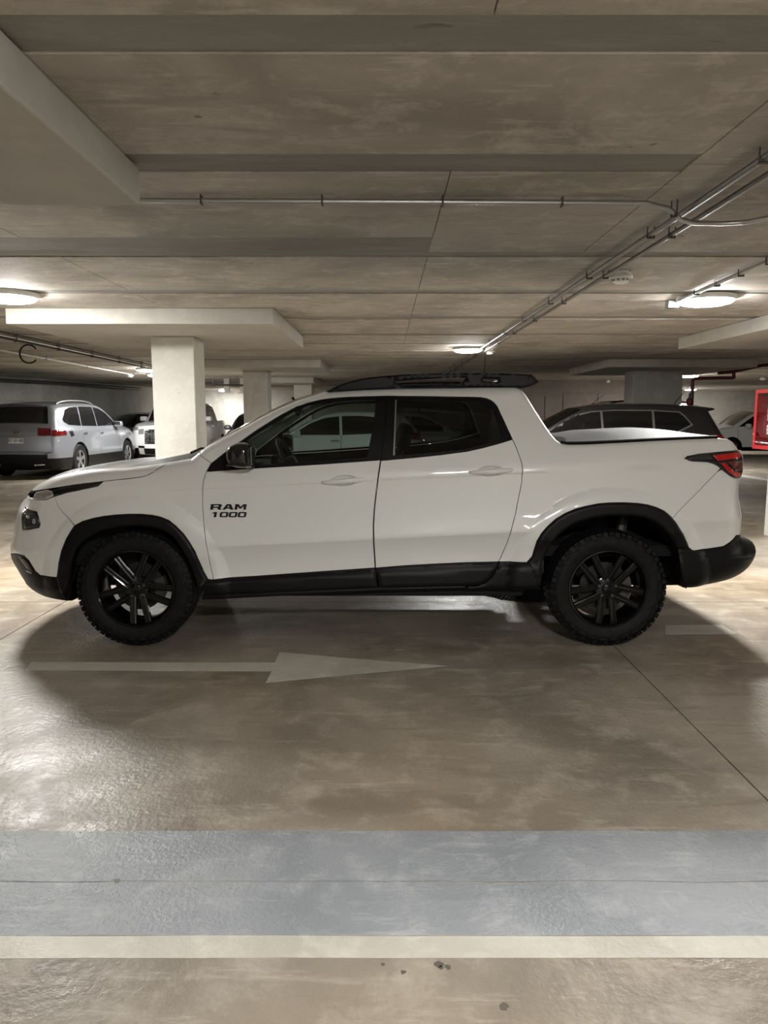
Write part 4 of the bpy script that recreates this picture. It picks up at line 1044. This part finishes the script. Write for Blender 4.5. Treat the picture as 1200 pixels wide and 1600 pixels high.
# --- silver seven-seater seen from behind
SUV = dict(L=5.0, W=1.98, H=1.77, belt=1.16, axles=(-1.57, 1.41), R=.385, ins=.25, sill=.48, flare=False,
    secs=[('nose', .25, .06, [(-2.36, .22), (-2.48, .45), (-2.5, .75), (-2.42, 1.0), (-2.3, 1.06)]), ('hood', .12, .05, [(-1.8, 1.13), (-1.15, 1.19)]), ('wind', .06, .05, [(-.75, 1.43), (-.3, 1.66), (-.1, 1.71)]),
          ('roof', .10, .03, [(.5, 1.755), (1.3, 1.75), (2.0, 1.70), (2.16, 1.66)]), ('rear', .10, .05, [(2.26, 1.45), (2.36, 1.18), (2.40, 1.10), (2.43, .95), (2.46, .75), (2.47, .62)]), ('bumper', .18, .05, [(2.50, .58), (2.50, .48), (2.46, .36), (2.36, .24)])],
    strips=[('nose', 'front_fascia', 'silver_paint'), ('hood', 'hood', 'silver_paint'), ('wind', 'windscreen', OG), ('roof', 'roof', 'silver_paint'), ('rear', 'tailgate', 'silver_paint'), ('bumper', 'rear_bumper', 'black_plastic')],
    panes=[('side_window', [(-.98, 1.19), (-.45, 1.50), (-.12, 1.62), (.22, 1.655), (.24, 1.18)], OG), ('side_window', [(.30, 1.18), (.28, 1.66), (.75, 1.665), (1.04, 1.66), (1.14, 1.20)], OG), ('side_window', [(1.20, 1.20), (1.12, 1.655), (1.55, 1.63), (1.78, 1.58), (2.0, 1.36), (1.98, 1.30), (1.80, 1.23)], OG)],
    bits=[('tail_lamp', [(2.0, .99), (2.02, 1.11), (2.6, 1.13), (2.6, .97)], 'lens_dark_red', .012), ('fuel_flap', [(1.66, .98), (1.72, 1.10), (1.88, 1.08), (1.82, .95)], 'black_plastic', .004)],
    seams=(-1.02, .26, 1.2), handles=((.12, 1.0), (1.08, 1.02)), mirror=(-.82, 1.22), rails=(.0, 1.95), handle_mat='chrome')
SUV['patches'] = [('rear_window', 'rear', .02, .40, -.93, .93, .006, OG), ('tail_lamp', 'rear', .50, .66, -1.0, -.62, .012, 'lens_dark_red'), ('tail_lamp', 'rear', .50, .66, .62, 1.0, .012, 'lens_dark_red'), ('chrome_strip', 'rear', .655, .675, -.85, .85, .010, 'chrome'), ('license_plate', 'rear', .72, .83, -.22, .22, .012, 'plate_white'), ('bumper_step', 'bumper', .0, .16, -1.0, 1.0, .010, 'silver_paint'), ('exhaust_trim', 'bumper', .62, .70, -.9, -.55, .012, 'chrome'), ('exhaust_trim', 'bumper', .62, .70, .55, .9, .012, 'chrome')]
silver, SB = make_car('estate_car', 'silver seven-seat wagon seen from behind at the left picture edge', 'car', SUV, 'silver_paint', (-8.23, 19.2), math.radians(-92))
# round badge and plate lettering on its tailgate
def rear_frame(B, sec, fr):
    q0 = B.sections[sec]; L_ = np.r_[0, np.cumsum(np.linalg.norm(np.diff(q0[:, :2], axis=0), axis=1))]; L_ /= L_[-1]
    q = [float(np.interp(fr, L_, q0[:, k])) for k in range(4)]; i = int(np.searchsorted(L_, fr)); t = q0[min(i, len(q0) - 1), :2] - q0[i - 1, :2]; t /= np.linalg.norm(t)
    return q, t
q, t = rear_frame(SB, 'rear', .575); ang = math.atan2(t[0], -t[1])
bd = empty('badge', (q[0] - t[1] * (q[3] + .012), 0, q[1] + t[0] * (q[3] + .012)), 0, silver); bd.rotation_euler = (0, -ang, 0)
MB().lathe([(.062, 0), (.062, .010), (.074, .010), (.074, 0)], 32, 'x').build('ring', 'chrome', bd, True)
def bar2(m, a, b, w=.010):
    d = Vector((0, b[0] - a[0], b[1] - a[1])); n = Vector((0, -d.z, d.y)).normalized() * w / 2; A_ = Vector((0, *a)); B_ = Vector((0, *b))
    V = [A_ - n, A_ + n, B_ + n, B_ - n]; V += [p + Vector((.008, 0, 0)) for p in V]
    return m.add(V, [(0, 1, 2, 3), (4, 7, 6, 5), (0, 4, 5, 1), (1, 5, 6, 2), (2, 6, 7, 3), (3, 7, 4, 0)])
m = MB()
for a, b in (((-.026, .055), (0, .006)), ((.026, .055), (0, .006)), ((-.056, .026), (-.028, -.05)), ((-.028, -.05), (0, .0)), ((0, .0), (.028, -.05)), ((.028, -.05), (.056, .026))): bar2(m, a, b)
m.build('emblem_strokes', 'chrome', bd)
# plate characters, block strokes in a 3x5 grid
FONT = {'K': ['101', '110', '100', '110', '101'], 'T': ['111', '010', '010', '010', '010'], 'F': ['111', '100', '110', '100', '100'], '2': ['111', '001', '111', '100', '111'], '3': ['111', '001', '011', '001', '111'], '-': ['000', '000', '111', '000', '000'], ' ': ['000'] * 5}
q, t = rear_frame(SB, 'rear', .765); ang = math.atan2(t[0], -t[1])
pl = empty('plate_lettering', (q[0] - t[1] * (q[3] + .013), 0, q[1] + t[0] * (q[3] + .013)), 0, silver); pl.rotation_euler = (0, -ang, 0)
txt = 'KT KF-23'; cw = .040
for k, ch in enumerate(txt):
    m = MB()
    for r_, row in enumerate(FONT[ch]):
        for c_, v_ in enumerate(row):
            if v_ == '1': y = -.16 + k * cw + c_ * .010; z = .028 - r_ * .012; m.box(0, .003, y, y + .0098, z - .0118, z)
    if m.v: m.build('plate_letter', 'plate_black', pl)
# --- white pickup facing the camera behind the pale column
PICK = dict(L=5.36, W=1.92, H=1.86, belt=1.24, axles=(-1.65, 1.55), R=.38, ins=.25, sill=.50, nsp=6,
    secs=[('nose', .20, .06, [(-2.55, .32), (-2.66, .5), (-2.68, .8), (-2.66, 1.0), (-2.56, 1.13)]), ('hood', .12, .05, [(-2.2, 1.20), (-1.4, 1.26), (-1.25, 1.27)]), ('wind', .06, .05, [(-.8, 1.58), (-.55, 1.75)]),
          ('roof', .09, .03, [(-.2, 1.83), (.3, 1.85), (.75, 1.82), (.86, 1.79)]), ('back', .05, .03, [(1.0, 1.5), (1.06, 1.30)]), ('bed', .03, .0, [(1.12, 1.27), (2.0, 1.28), (2.58, 1.28)]), ('tail', .1, .02, [(2.66, 1.22), (2.68, .9), (2.66, .45)])],
    strips=[('nose', 'front_fascia', 'white_paint_2'), ('hood', 'hood', 'white_paint_2'), ('wind', 'windscreen', OG), ('roof', 'roof', 'white_paint_2'), ('back', 'rear_window', OG), ('bed', 'bed_cover', 'black_plastic'), ('tail', 'tailgate', 'white_paint_2')],
    panes=[('side_window', [(-1.05, 1.28), (-.7, 1.55), (-.42, 1.72), (.06, 1.76), (.08, 1.27)], OG), ('side_window', [(.14, 1.27), (.12, 1.76), (.70, 1.74), (.88, 1.50), (.94, 1.30)], OG)],
    bits=[('headlamp', [(-2.75, 1.02), (-2.75, 1.09), (-2.3, 1.12), (-2.34, 1.0)], 'lens_clear', .01)],
    seams=(-1.1, .1, .98), handles=((-.05, 1.10), (.8, 1.12)), mirror=(-.92, 1.34), handle_mat='chrome')
PICK['patches'] = [('grille_backing', 'nose', .38, .80, -.70, .70, .006, 'black_gloss'), ('headlamp', 'nose', .70, .86, -1.0, -.74, .012, 'lens_clear'), ('headlamp', 'nose', .70, .86, .74, 1.0, .012, 'lens_clear'), ('bumper_insert', 'nose', .02, .24, -.75, .75, .010, 'black_plastic'), ('fog_slot', 'nose', .25, .32, -1.0, -.72, .008, 'black_plastic'), ('fog_slot', 'nose', .25, .32, .72, 1.0, .008, 'black_plastic'), ('grille_rim', 'nose', .80, .83, -.60, .60, .014, 'chrome')]
wp, PB = make_car('pickup_truck', 'white pickup facing the camera, half hidden behind the pale column', 'pickup truck', PICK, 'white_paint_2', (-6.56, 24.25), math.radians(91))
# honeycomb bars of its grille
for k in range(7):
    f0 = .43 + k * .053
    skin_obj('grille_bar', [PB.patch('nose', f0, f0 + .014, -.68, .68, .013, 10)], 'chrome', wp)
for k in range(11):
    t0 = -.66 + k * .132
    skin_obj('grille_bar', [PB.patch('nose', .42, .80, t0 - .007, t0 + .007, .013, 1)], 'chrome', wp)
# --- dark wagon in profile behind the pickup's bed
WAG = dict(L=4.66, W=1.84, H=1.65, belt=1.06, axles=(-1.38, 1.36), R=.35, ins=.25, sill=.40, nsp=5, rim='rim_silver',
    secs=[('nose', .22, .06, [(-2.2, .25), (-2.31, .45), (-2.33, .7), (-2.22, .88)]), ('hood', .12, .05, [(-1.8, .98), (-1.2, 1.06), (-1.05, 1.08)]), ('wind', .05, .05, [(-.6, 1.36), (-.25, 1.54)]),
          ('roof', .09, .03, [(.1, 1.615), (.7, 1.645), (1.4, 1.635), (1.85, 1.60), (2.08, 1.575)]), ('spoiler', .05, .03, [(2.06, 1.55), (1.94, 1.52)]), ('rear', .10, .05, [(2.1, 1.27), (2.2, 1.10), (2.27, .98), (2.30, .75), (2.32, .5), (2.25, .28)])],
    strips=[('nose', 'front_fascia', 'dark_paint'), ('hood', 'hood', 'dark_paint'), ('wind', 'windscreen', 'screen_glass'), ('roof', 'roof', 'dark_paint'), ('spoiler', 'spoiler', 'dark_paint'), ('rear', 'tailgate', 'dark_paint')],
    panes=[('chrome_surround', [(-1.03, 1.065), (-.66, 1.33), (-.40, 1.455), (-.1, 1.525), (.3, 1.55), (1.0, 1.545), (1.42, 1.52), (1.50, 1.46), (1.64, 1.29), (1.2, 1.08)], 'galvanised'), ('side_window', [(-.96, 1.075), (-.62, 1.32), (-.37, 1.435), (-.08, 1.505), (.06, 1.515), (.08, 1.08)], OG), ('side_window', [(.12, 1.08), (.10, 1.518), (.3, 1.53), (.94, 1.525), (.95, 1.08)], OG), ('side_window', [(.99, 1.08), (.98, 1.525), (1.40, 1.50), (1.48, 1.44), (1.60, 1.30), (1.2, 1.10)], OG)],
    bits=[('tail_lamp', [(1.98, 1.0), (2.02, 1.12), (2.5, 1.14), (2.5, 1.0)], 'lens_red', .012)],
    seams=(-1.05, .1, 1.0), handles=((-.02, .93), (.88, .95)), mirror=(-.86, 1.10), mirror_mat='chrome')
WAG['patches'] = [('rear_window', 'rear', .02, .32, -.86, .86, .006, OG), ('tail_lamp', 'rear', .36, .50, -1.0, -.6, .012, 'lens_red'), ('tail_lamp', 'rear', .36, .50, .6, 1.0, .012, 'lens_red'), ('headlamp', 'nose', .72, .92, -1.0, -.6, .012, 'lens_clear'), ('headlamp', 'nose', .72, .92, .6, 1.0, .012, 'lens_clear')]
wag, WB = make_car('estate_car', 'black wagon parked in profile right behind the pickup bed', 'car', WAG, 'dark_paint', (3.62, 13.4), 0.0)
MB().tube([(1.55, -.1, 1.64), (1.85, -.1, 2.0)], [.008, .003], 6).build('aerial', 'black_plastic', wag, True)
SUV2 = dict(SUV); SUV2['strips'] = [(a, b, 'dark_paint' if c == 'silver_paint' else c) for a, b, c in SUV['strips']]; SUV2['rail_mat'] = 'black_plastic'; SUV2['patches'] = [x[:-1] + ('dark_paint',) if x[-1] == 'silver_paint' else x for x in SUV['patches'] if x[0] != 'license_plate']
dk, _ = make_car('estate_car', 'tall black wagon showing only its roof between pickup pillar and grey column', 'car', SUV2, 'dark_paint', (5.35, 18.3), 0.0)
MB().tube([(-.25, 0, 1.72), (.05, 0, 1.95)], [.008, .004], 6).build('aerial', 'black_plastic', dk, True)
# --- white compact van on the far right
VAN = dict(L=4.3, W=1.80, H=1.62, belt=1.02, axles=(-1.35, 1.35), R=.32, ins=.18, sill=.34,
    secs=[('nose', .22, .06, [(-2.05, .25), (-2.15, .5), (-2.12, .8), (-1.95, .93)]), ('hood', .12, .05, [(-1.5, 1.03), (-1.25, 1.07)]), ('wind', .06, .05, [(-.75, 1.42), (-.5, 1.54)]),
          ('roof', .09, .03, [(-.1, 1.60), (.8, 1.62), (1.9, 1.60)]), ('rear', .10, .04, [(2.05, 1.4), (2.14, .9), (2.15, .5), (2.05, .28)])],
    strips=[('nose', 'front_fascia', 'white_paint_2'), ('hood', 'hood', 'white_paint_2'), ('wind', 'windscreen', OG), ('roof', 'roof', 'white_paint_2'), ('rear', 'rear_doors', 'white_paint_2')],
    panes=[('side_window', [(-1.12, 1.05), (-.62, 1.40), (-.4, 1.46), (.02, 1.46), (.08, 1.38), (.05, 1.10), (-.1, 1.05)], OG)],
    seams=(-1.15, .14, 1.0), handles=((.05, .95), (.3, .95)), mirror=(-.85, 1.08), handle_mat='black_plastic')
VAN['patches'] = [('headlamp', 'nose', .7, .95, -1.0, -.6, .012, 'lens_clear'), ('headlamp', 'nose', .7, .95, .6, 1.0, .012, 'lens_clear'), ('rear_window', 'rear', .05, .35, -.8, .8, .006, OG)]
make_car('van', 'small white van at the far right beside the red cabinet', 'van', VAN, 'white_paint_2', (13.55, 26.8), 0.0)
# --- hatchbacks
HAT = dict(L=4.05, W=1.74, H=1.53, belt=1.0, axles=(-1.28, 1.25), R=.32, ins=.24, sill=.34,
    secs=[('nose', .22, .06, [(-1.92, .24), (-2.02, .45), (-2.0, .68), (-1.86, .82)]), ('hood', .12, .05, [(-1.45, .94), (-1.05, 1.0)]), ('wind', .06, .05, [(-.55, 1.3), (-.25, 1.44)]),
          ('roof', .09, .03, [(.15, 1.515), (.7, 1.525), (1.35, 1.49), (1.55, 1.46)]), ('rear', .12, .05, [(1.78, 1.2), (1.93, .98), (1.98, .8), (2.02, .5), (1.92, .26)])],
    strips=[('nose', 'front_fascia', 'white_paint_2'), ('hood', 'hood', 'white_paint_2'), ('wind', 'windscreen', OG), ('roof', 'roof', 'white_paint_2'), ('rear', 'tailgate', 'white_paint_2')],
    panes=[('side_window', [(-.95, 1.02), (-.5, 1.28), (-.2, 1.39), (.12, 1.43), (.14, 1.02)], OG), ('side_window', [(.20, 1.02), (.18, 1.435), (.6, 1.44), (.95, 1.41), (1.16, 1.36), (1.22, 1.06)], OG)],
    bits=[('tail_lamp', [(1.66, .92), (1.72, 1.08), (2.2, 1.05), (2.2, .9)], 'lens_dark_red', .01)],
    seams=(-1.0, .17, 1.2), handles=((.04, .89), (1.02, .91)), mirror=(-.8, 1.05), handle_mat='chrome')
HAT['patches'] = [('headlamp', 'nose', .66, .95, -1.0, -.6, .012, 'lens_clear'), ('headlamp', 'nose', .66, .95, .6, 1.0, .012, 'lens_clear'), ('rear_window', 'rear', .04, .4, -.85, .85, .006, OG), ('grille', 'nose', .42, .62, -.55, .55, .01, 'black_gloss')]
make_car('hatchback', 'white hatchback seen through the front door window of the pickup', 'car', HAT, 'white_paint_2', (-1.12, 17.2), 0.0)
make_car('hatchback', 'white hatchback seen through the rear door window of the pickup', 'car', HAT, 'white_paint_2', (.85, 20.6), math.pi)
def recolor(S, paint):
    T = dict(S); T['strips'] = [(a, b, paint if c == 'white_paint_2' else c) for a, b, c in S['strips']]; T['patches'] = S['patches']; return T
make_car('hatchback', 'black hatchback in shadow between the silver wagon and the white pickup', 'car', recolor(dict(HAT, H=1.53), 'dark_paint'), 'dark_paint', (-8.6, 26.4), math.radians(90))
make_car('hatchback', 'silver hatchback glimpsed beside the windscreen pillar, right of the white pickup', 'car', recolor(HAT, 'silver_paint'), 'silver_paint', (-4.25, 25.3), math.radians(90))
# ================================================================== services on the ceiling
def conduit(name, pts, r, label, mat='galvanised', clamps=0, group=None, cat='conduit'):
    """a pipe with saddle clamps"""
    P = [Vector(p) for p in pts]; c = P[0]
    o = empty(name, c); tag(o, label, cat, group)
    MB().tube([p - c for p in P], r, 10).build('pipe', mat, o, True)
    seg = [(P[i + 1] - P[i]).length for i in range(len(P) - 1)]; tot = sum(seg)
    for k in range(clamps):
        s_ = tot * (k + .5) / clamps; i = 0
        while s_ > seg[i] and i < len(seg) - 1: s_ -= seg[i]; i += 1
        d = (P[i + 1] - P[i]).normalized(); p = P[i] + d * s_ - c; side = Vector((-d.y, d.x, 0)).normalized()
        m = MB()
        for sg in (-1, 1):
            q = p + side * sg * (r + .004)
            m.tube([q + Vector((0, 0, -r)), q + Vector((0, 0, CEIL - .004 - (p + c).z))], .004, 6)
        m.tube([p + side * -(r + .006) + Vector((0, 0, -r - .003)), p + side * (r + .006) + Vector((0, 0, -r - .003))], .006, 6)
        m.build('clamp', 'steel_dark', o)
    return o
zc = CEIL - .045
A = lambda a, b, z=zc: (*on_level(a, b, z), z)
# twin conduits running away on the right
xa, ya_ = on_level(1200, 248, zc); xb_, yb_ = on_level(712, 580, zc)
xm = (xa + xb_) / 2
conduit('conduit', [(xa - .02, 1.2, zc), (xa - .02, 4, zc), (xa - .03, 12, zc), (xa - .04, 20, zc)], .016, 'left conduit of the twin run crossing the ceiling on the right', 'conduit_grey', clamps=15, group='twin ceiling conduits')
conduit('conduit', [(xa + .10, 1.2, zc), (xa + .10, 4, zc), (xa + .09, 12, zc), (xa + .08, 20, zc)], .014, 'right conduit of the twin run crossing the ceiling on the right', 'conduit_grey', clamps=15, group='twin ceiling conduits')
zt = CEIL - .03
t0 = on_level(220, 313, zt); t1 = on_level(1010, 317, zt)
bend = [on_level(a, b, zt)[0:2] for a, b in ((1045, 319), (1065, 324), (1085, 329), (1130, 330), (1165, 328), (1200, 321), (1260, 317), (1500, 317))]
conduit('conduit', [(t0[0], t0[1], zt), (t1[0], t1[1], zt)] + [(x, y, zt - (.06 if 1 <= k <= 5 else .02)) for k, (x, y) in enumerate(bend)], .0125, 'long bright conduit crossing the ceiling from the near capital', clamps=7)
x, y = on_level(1050, 474, zt); x2, y2 = on_level(1200, 409, zt)
ob = empty('junction_box', (x, y, CEIL)); tag(ob, 'small metal box at the end of the conduit beside the right lamp', 'junction box')
MB().box(-.05, .05, -.045, .045, -.075, 0, .006).build('box_body', 'galvanised', ob); MB().box(-.042, .042, -.048, -.044, -.068, -.008, .001).build('lid', 'galvanised', ob)
d = Vector((x2 - x, y2 - y)); e = d * 1.12
conduit('conduit', [(x + .075, y, zt), (x + d.x * .2, y + d.y * .12, zt), (x2, y2, zt), (x + e.x, y + e.y, zt)], .016, 'short conduit leading to the right-hand lamp', clamps=5)
def detector(px_, py_, r, label):
    x, y = on_level(px_, py_, CEIL - .06); o = empty('smoke_detector', (x, y, CEIL)); tag(o, label, 'smoke detector', 'smoke detectors')
    MB().lathe([(0, 0), (r * .6, 0), (r * .6, -.03), (r * 1.0, -.034), (r, -.05), (r * .88, -.056)], 28).build('mount', 'plastic_white', o, True)
    MB().lathe([(r * .72, -.054), (r * .70, -.075), (r * .5, -.086), (0, -.088)], 28).build('sensor_head', 'plastic_white', o, True)
    for k in range(10):
        a = 2 * math.pi * k / 10; MB().box(-.004, .004, r * .66, r * .74, -.074, -.058).build('slot', 'steel_dark', o).rotation_euler = (0, 0, a)
detector(970, 437, .085, 'white smoke detector hanging by the twin conduits'); detector(766, 551, .08, 'small white detector just above the pickup roof rail'); detector(203, 588, .10, 'white detector near the left wall by the pale column')
detector(1192, 593, .09, 'pale detector above the red cabinet'); detector(950, 597, .07, 'small pale detector in front of the brown end wall')
# bundle of conduits on the left
for k, (a, b, r) in enumerate((((0, 522), (236, 573), .02), ((0, 527), (236, 576), .016), ((0, 518), (236, 570), .012))):
    p, q = Vector(A(*a)), Vector(A(*b)); p2 = p - (q - p) * .25
    conduit('conduit', [p2, q], r, ('lowest', 'middle', 'topmost')[(1, 0, 2)[k]] + ' conduit of the bundle under the ceiling on the left', 'steel_dark' if k else 'galvanised', 6, 'conduit bundle on the left')
p, q = Vector(A(0, 547)), Vector(A(205, 585)); conduit('conduit', [p - (q - p) * .2, q], .014, 'thin pale conduit leading to the detector on the left', 'plastic_white', 4)
# cable loop hanging from the bundle
x, y = on_level(46, 538, CEIL - .05); m = MB(); m.tube([(.13 * math.cos(a) - .0, .02, -.13 + .13 * math.sin(a)) for a in np.linspace(.6, 5.6, 20)], .012, 6)
lo = m.build('cable_loop', 'black_plastic', None, True); lo.location = (x, y - .06, CEIL - .06); tag(lo, 'black cable loop hanging from the conduits on the left', 'cable')
# dark drain pipe along the left wall
zp = CEIL - .12
conduit('drain_pipe', [(-10.6, 20.1, zp), (-9.75, 22.1, zp), (-8.95, 27.3, zp)], .05, 'dark pipe running under the ceiling along the left wall', 'steel_dark', 3, cat='pipe')
o = MB().box(-.05, .05, -.03, .03, -.30, 0, .01).box(-.02, .16, -.03, .03, -.06, .0, .01).build('wall_bracket', 'steel_dark'); o.location = (-10.55, 20.25, CEIL - .1); tag(o, 'dark bracket high on the wall above the silver wagon', 'bracket')
# hangers right of the pale column
for a, lab in ((329, 'left'), (357, 'right')):
    x, y = on_level(a, 585, CEIL); o = MB().box(-.08, .08, -.03, .03, -.42, 0, .006).tube([(-.18, 0, -.42), (.18, 0, -.42)], .02, 6).build('duct_hanger', 'wall'); o.location = (x, y + 2.0, CEIL); tag(o, lab + ' of two pale hangers below the ceiling right of the pale column', 'hanger', 'duct hangers')
p = A(320, 592, CEIL - .25); conduit('conduit', [(p[0] - 1.5, p[1] + 3, CEIL - .25), (p[0] + .9, p[1] + 4.1, CEIL - .25)], .03, 'dark pipe glimpsed right of the pale column', 'steel_dark', 4)
# red sprinkler pipe on the right
Yp = 13.2
r_ = lambda a, b: (on_depth(a, b, Yp)[0], Yp, on_depth(a, b, Yp)[1])
rp = empty('sprinkler_pipe', r_(1083, 640)); tag(rp, 'dark red sprinkler pipe with standpipe right of the grey column', 'pipe')
bx = Vector(rp.location)
Yq = 15.2; rq = lambda a, b: Vector((on_depth(a, b, Yq)[0], Yq, on_depth(a, b, Yq)[1]))
rp.location = rq(1082, 640); bx = Vector(rp.location)
MB().tube([Vector((bx.x, bx.y, 0)) - bx, rq(1082.5, 593) - bx], .034, 10).build('standpipe', 'red_pipe', rp, True)
MB().tube([rq(1082.5, 592) - bx, rq(1100, 591) - bx, rq(1146, 590.5) - bx], .034, 10).build('branch', 'red_pipe', rp, True)
MB().tube([rq(1146.5, 592) - bx, rq(1146.5, 580) - bx], .034, 10).build('riser', 'red_pipe', rp, True)
MB().tube([rq(1122, 583) - bx, rq(1146, 581) - bx, rq(1190, 571) - bx, rq(1204, 570) - bx, rq(1204, 570) - bx + Vector((2.5, .4, 0))], .034, 10).build('main', 'red_pipe', rp, True)
MB().lathe([(.0, .08), (.05, .08), (.07, .03), (.07, -.03), (.05, -.08), (0, -.08)], 14).build('valve', 'red_pipe', rp, True).location = rq(1078, 628) - bx
MB().lathe([(.0, .08), (.04, .08), (.05, .03), (.05, -.03), (.04, -.08), (0, -.08)], 14).build('valve', 'steel_dark', rp, True).location = rq(1080, 620) - bx
# red hose cabinet on the flank of the right column
cab = empty('hose_cabinet', (r1, 8.62, 1.06)); tag(cab, 'red fire hose cabinet with glass door on the right column', 'cabinet')
cw, ch, cd = .30, .70, .20                      # half width, height, depth
MB().box(-cd, -cd + .02, -cw, cw, 0, .045, .003).box(-cd, -cd + .02, -cw, cw, ch - .045, ch, .003).box(-cd, -cd + .02, -cw, -cw + .045, .04, ch - .04, .003).box(-cd, -cd + .02, cw - .045, cw, .04, ch - .04, .003).build('door_frame', 'red_cabinet', cab)
MB().box(-cd + .018, 0, -cw, -cw + .008, 0, ch).box(-cd + .018, 0, cw - .008, cw, 0, ch).box(-cd + .018, 0, -cw, cw, 0, .008).box(-cd + .018, 0, -cw, cw, ch - .008, ch).box(-.01, 0, -cw, cw, 0, ch).build('case', 'red_cabinet', cab)
MB().box(-cd + .008, -cd + .012, -cw + .04, cw - .04, .04, ch - .04).build('door_glass', 'cabinet_glass', cab)
MB().lathe([(.0, -.05), (.20, -.05), (.20, -.04), (.06, -.04), (.06, .04), (.20, .04), (.20, .05), (0, .05)], 28, 'x', (-.09, 0, .3)).build('hose_reel', 'red_cabinet', cab, True)
m = MB()
for k in range(4): m.lathe([(.16 - k * .025 + .012 * math.cos(a), .012 * math.sin(a)) for a in np.linspace(0, 6.2832, 7)], 28, 'x', (-.09, 0, .3))
m.build('hose', 'lens_dark_red', cab, True)
MB().tube([(-cd + .03, -.2, .45), (-cd + .03, .15, .52)], .012, 6).build('nozzle', 'galvanised', cab, True)
# white lettering running up the glass
GL = {'R': ['110', '101', '110', '101', '101'], 'E': ['111', '100', '110', '100', '111'], 'D': ['110', '101', '101', '101', '110'], 'H': ['101', '101', '111', '101', '101'], 'U': ['101', '101', '101', '101', '111'], 'M': ['101', '111', '111', '101', '101'], 'A': ['010', '101', '111', '101', '101']}
for k, chh in enumerate('RED HUMEDA'):
    if chh == ' ': continue
    m = MB()
    for r2_, row in enumerate(GL[chh]):
        for c_, v_ in enumerate(row):
            if v_ == '1': z = .18 + k * .040 + c_ * .010; y = .075 - .16 + r2_ * .016; m.box(-cd + .004, -cd + .008, y, y + .0158, z, z + .0098)
    m.build('letter', 'plate_white', cab)
# dark crackled wet patch under the truck, built as a thin knobbly mat
def patch_pts(n=60):
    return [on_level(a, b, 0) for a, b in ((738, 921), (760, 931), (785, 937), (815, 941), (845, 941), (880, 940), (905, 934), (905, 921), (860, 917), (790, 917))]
mp_ = patch_pts(); mx = sum(p[0] for p in mp_) / len(mp_); my = sum(p[1] for p in mp_) / len(mp_)
mt = empty('wet_patch', (mx, my, 0)); tag(mt, 'dark net-like wet patch on the floor under the pickup, ahead of its rear wheel', 'mat')
n = len(mp_); MB().add([(x - mx, y - my, .004) for x, y in mp_] + [(x - mx, y - my, 0) for x, y in mp_], [tuple(range(n))] + [(q_, (q_ + 1) % n, n + (q_ + 1) % n, n + q_) for q_ in range(n)]).build('patch_base', 'liner', mt)
m = MB(); rnd = random.Random(5)
xs = [p[0] for p in mp_]; ys = [p[1] for p in mp_]
for i in range(26):
    for j in range(16):
        x = min(xs) + (max(xs) - min(xs)) * (i + .5 * (j % 2)) / 26; y = min(ys) + (max(ys) - min(ys)) * j / 16
        if not inside([(x, y)], mp_)[0]: continue
        w_ = .010 + .006 * rnd.random(); l_ = .016 + .008 * rnd.random(); m.lathe([(w_, .004), (w_ * .6, .012), (0, .013)], 6, 'z', (x - mx, y - my, 0))
kn = m.build('patch_knobs', 'rubber', mt, True); kn['kind'] = 'stuff'
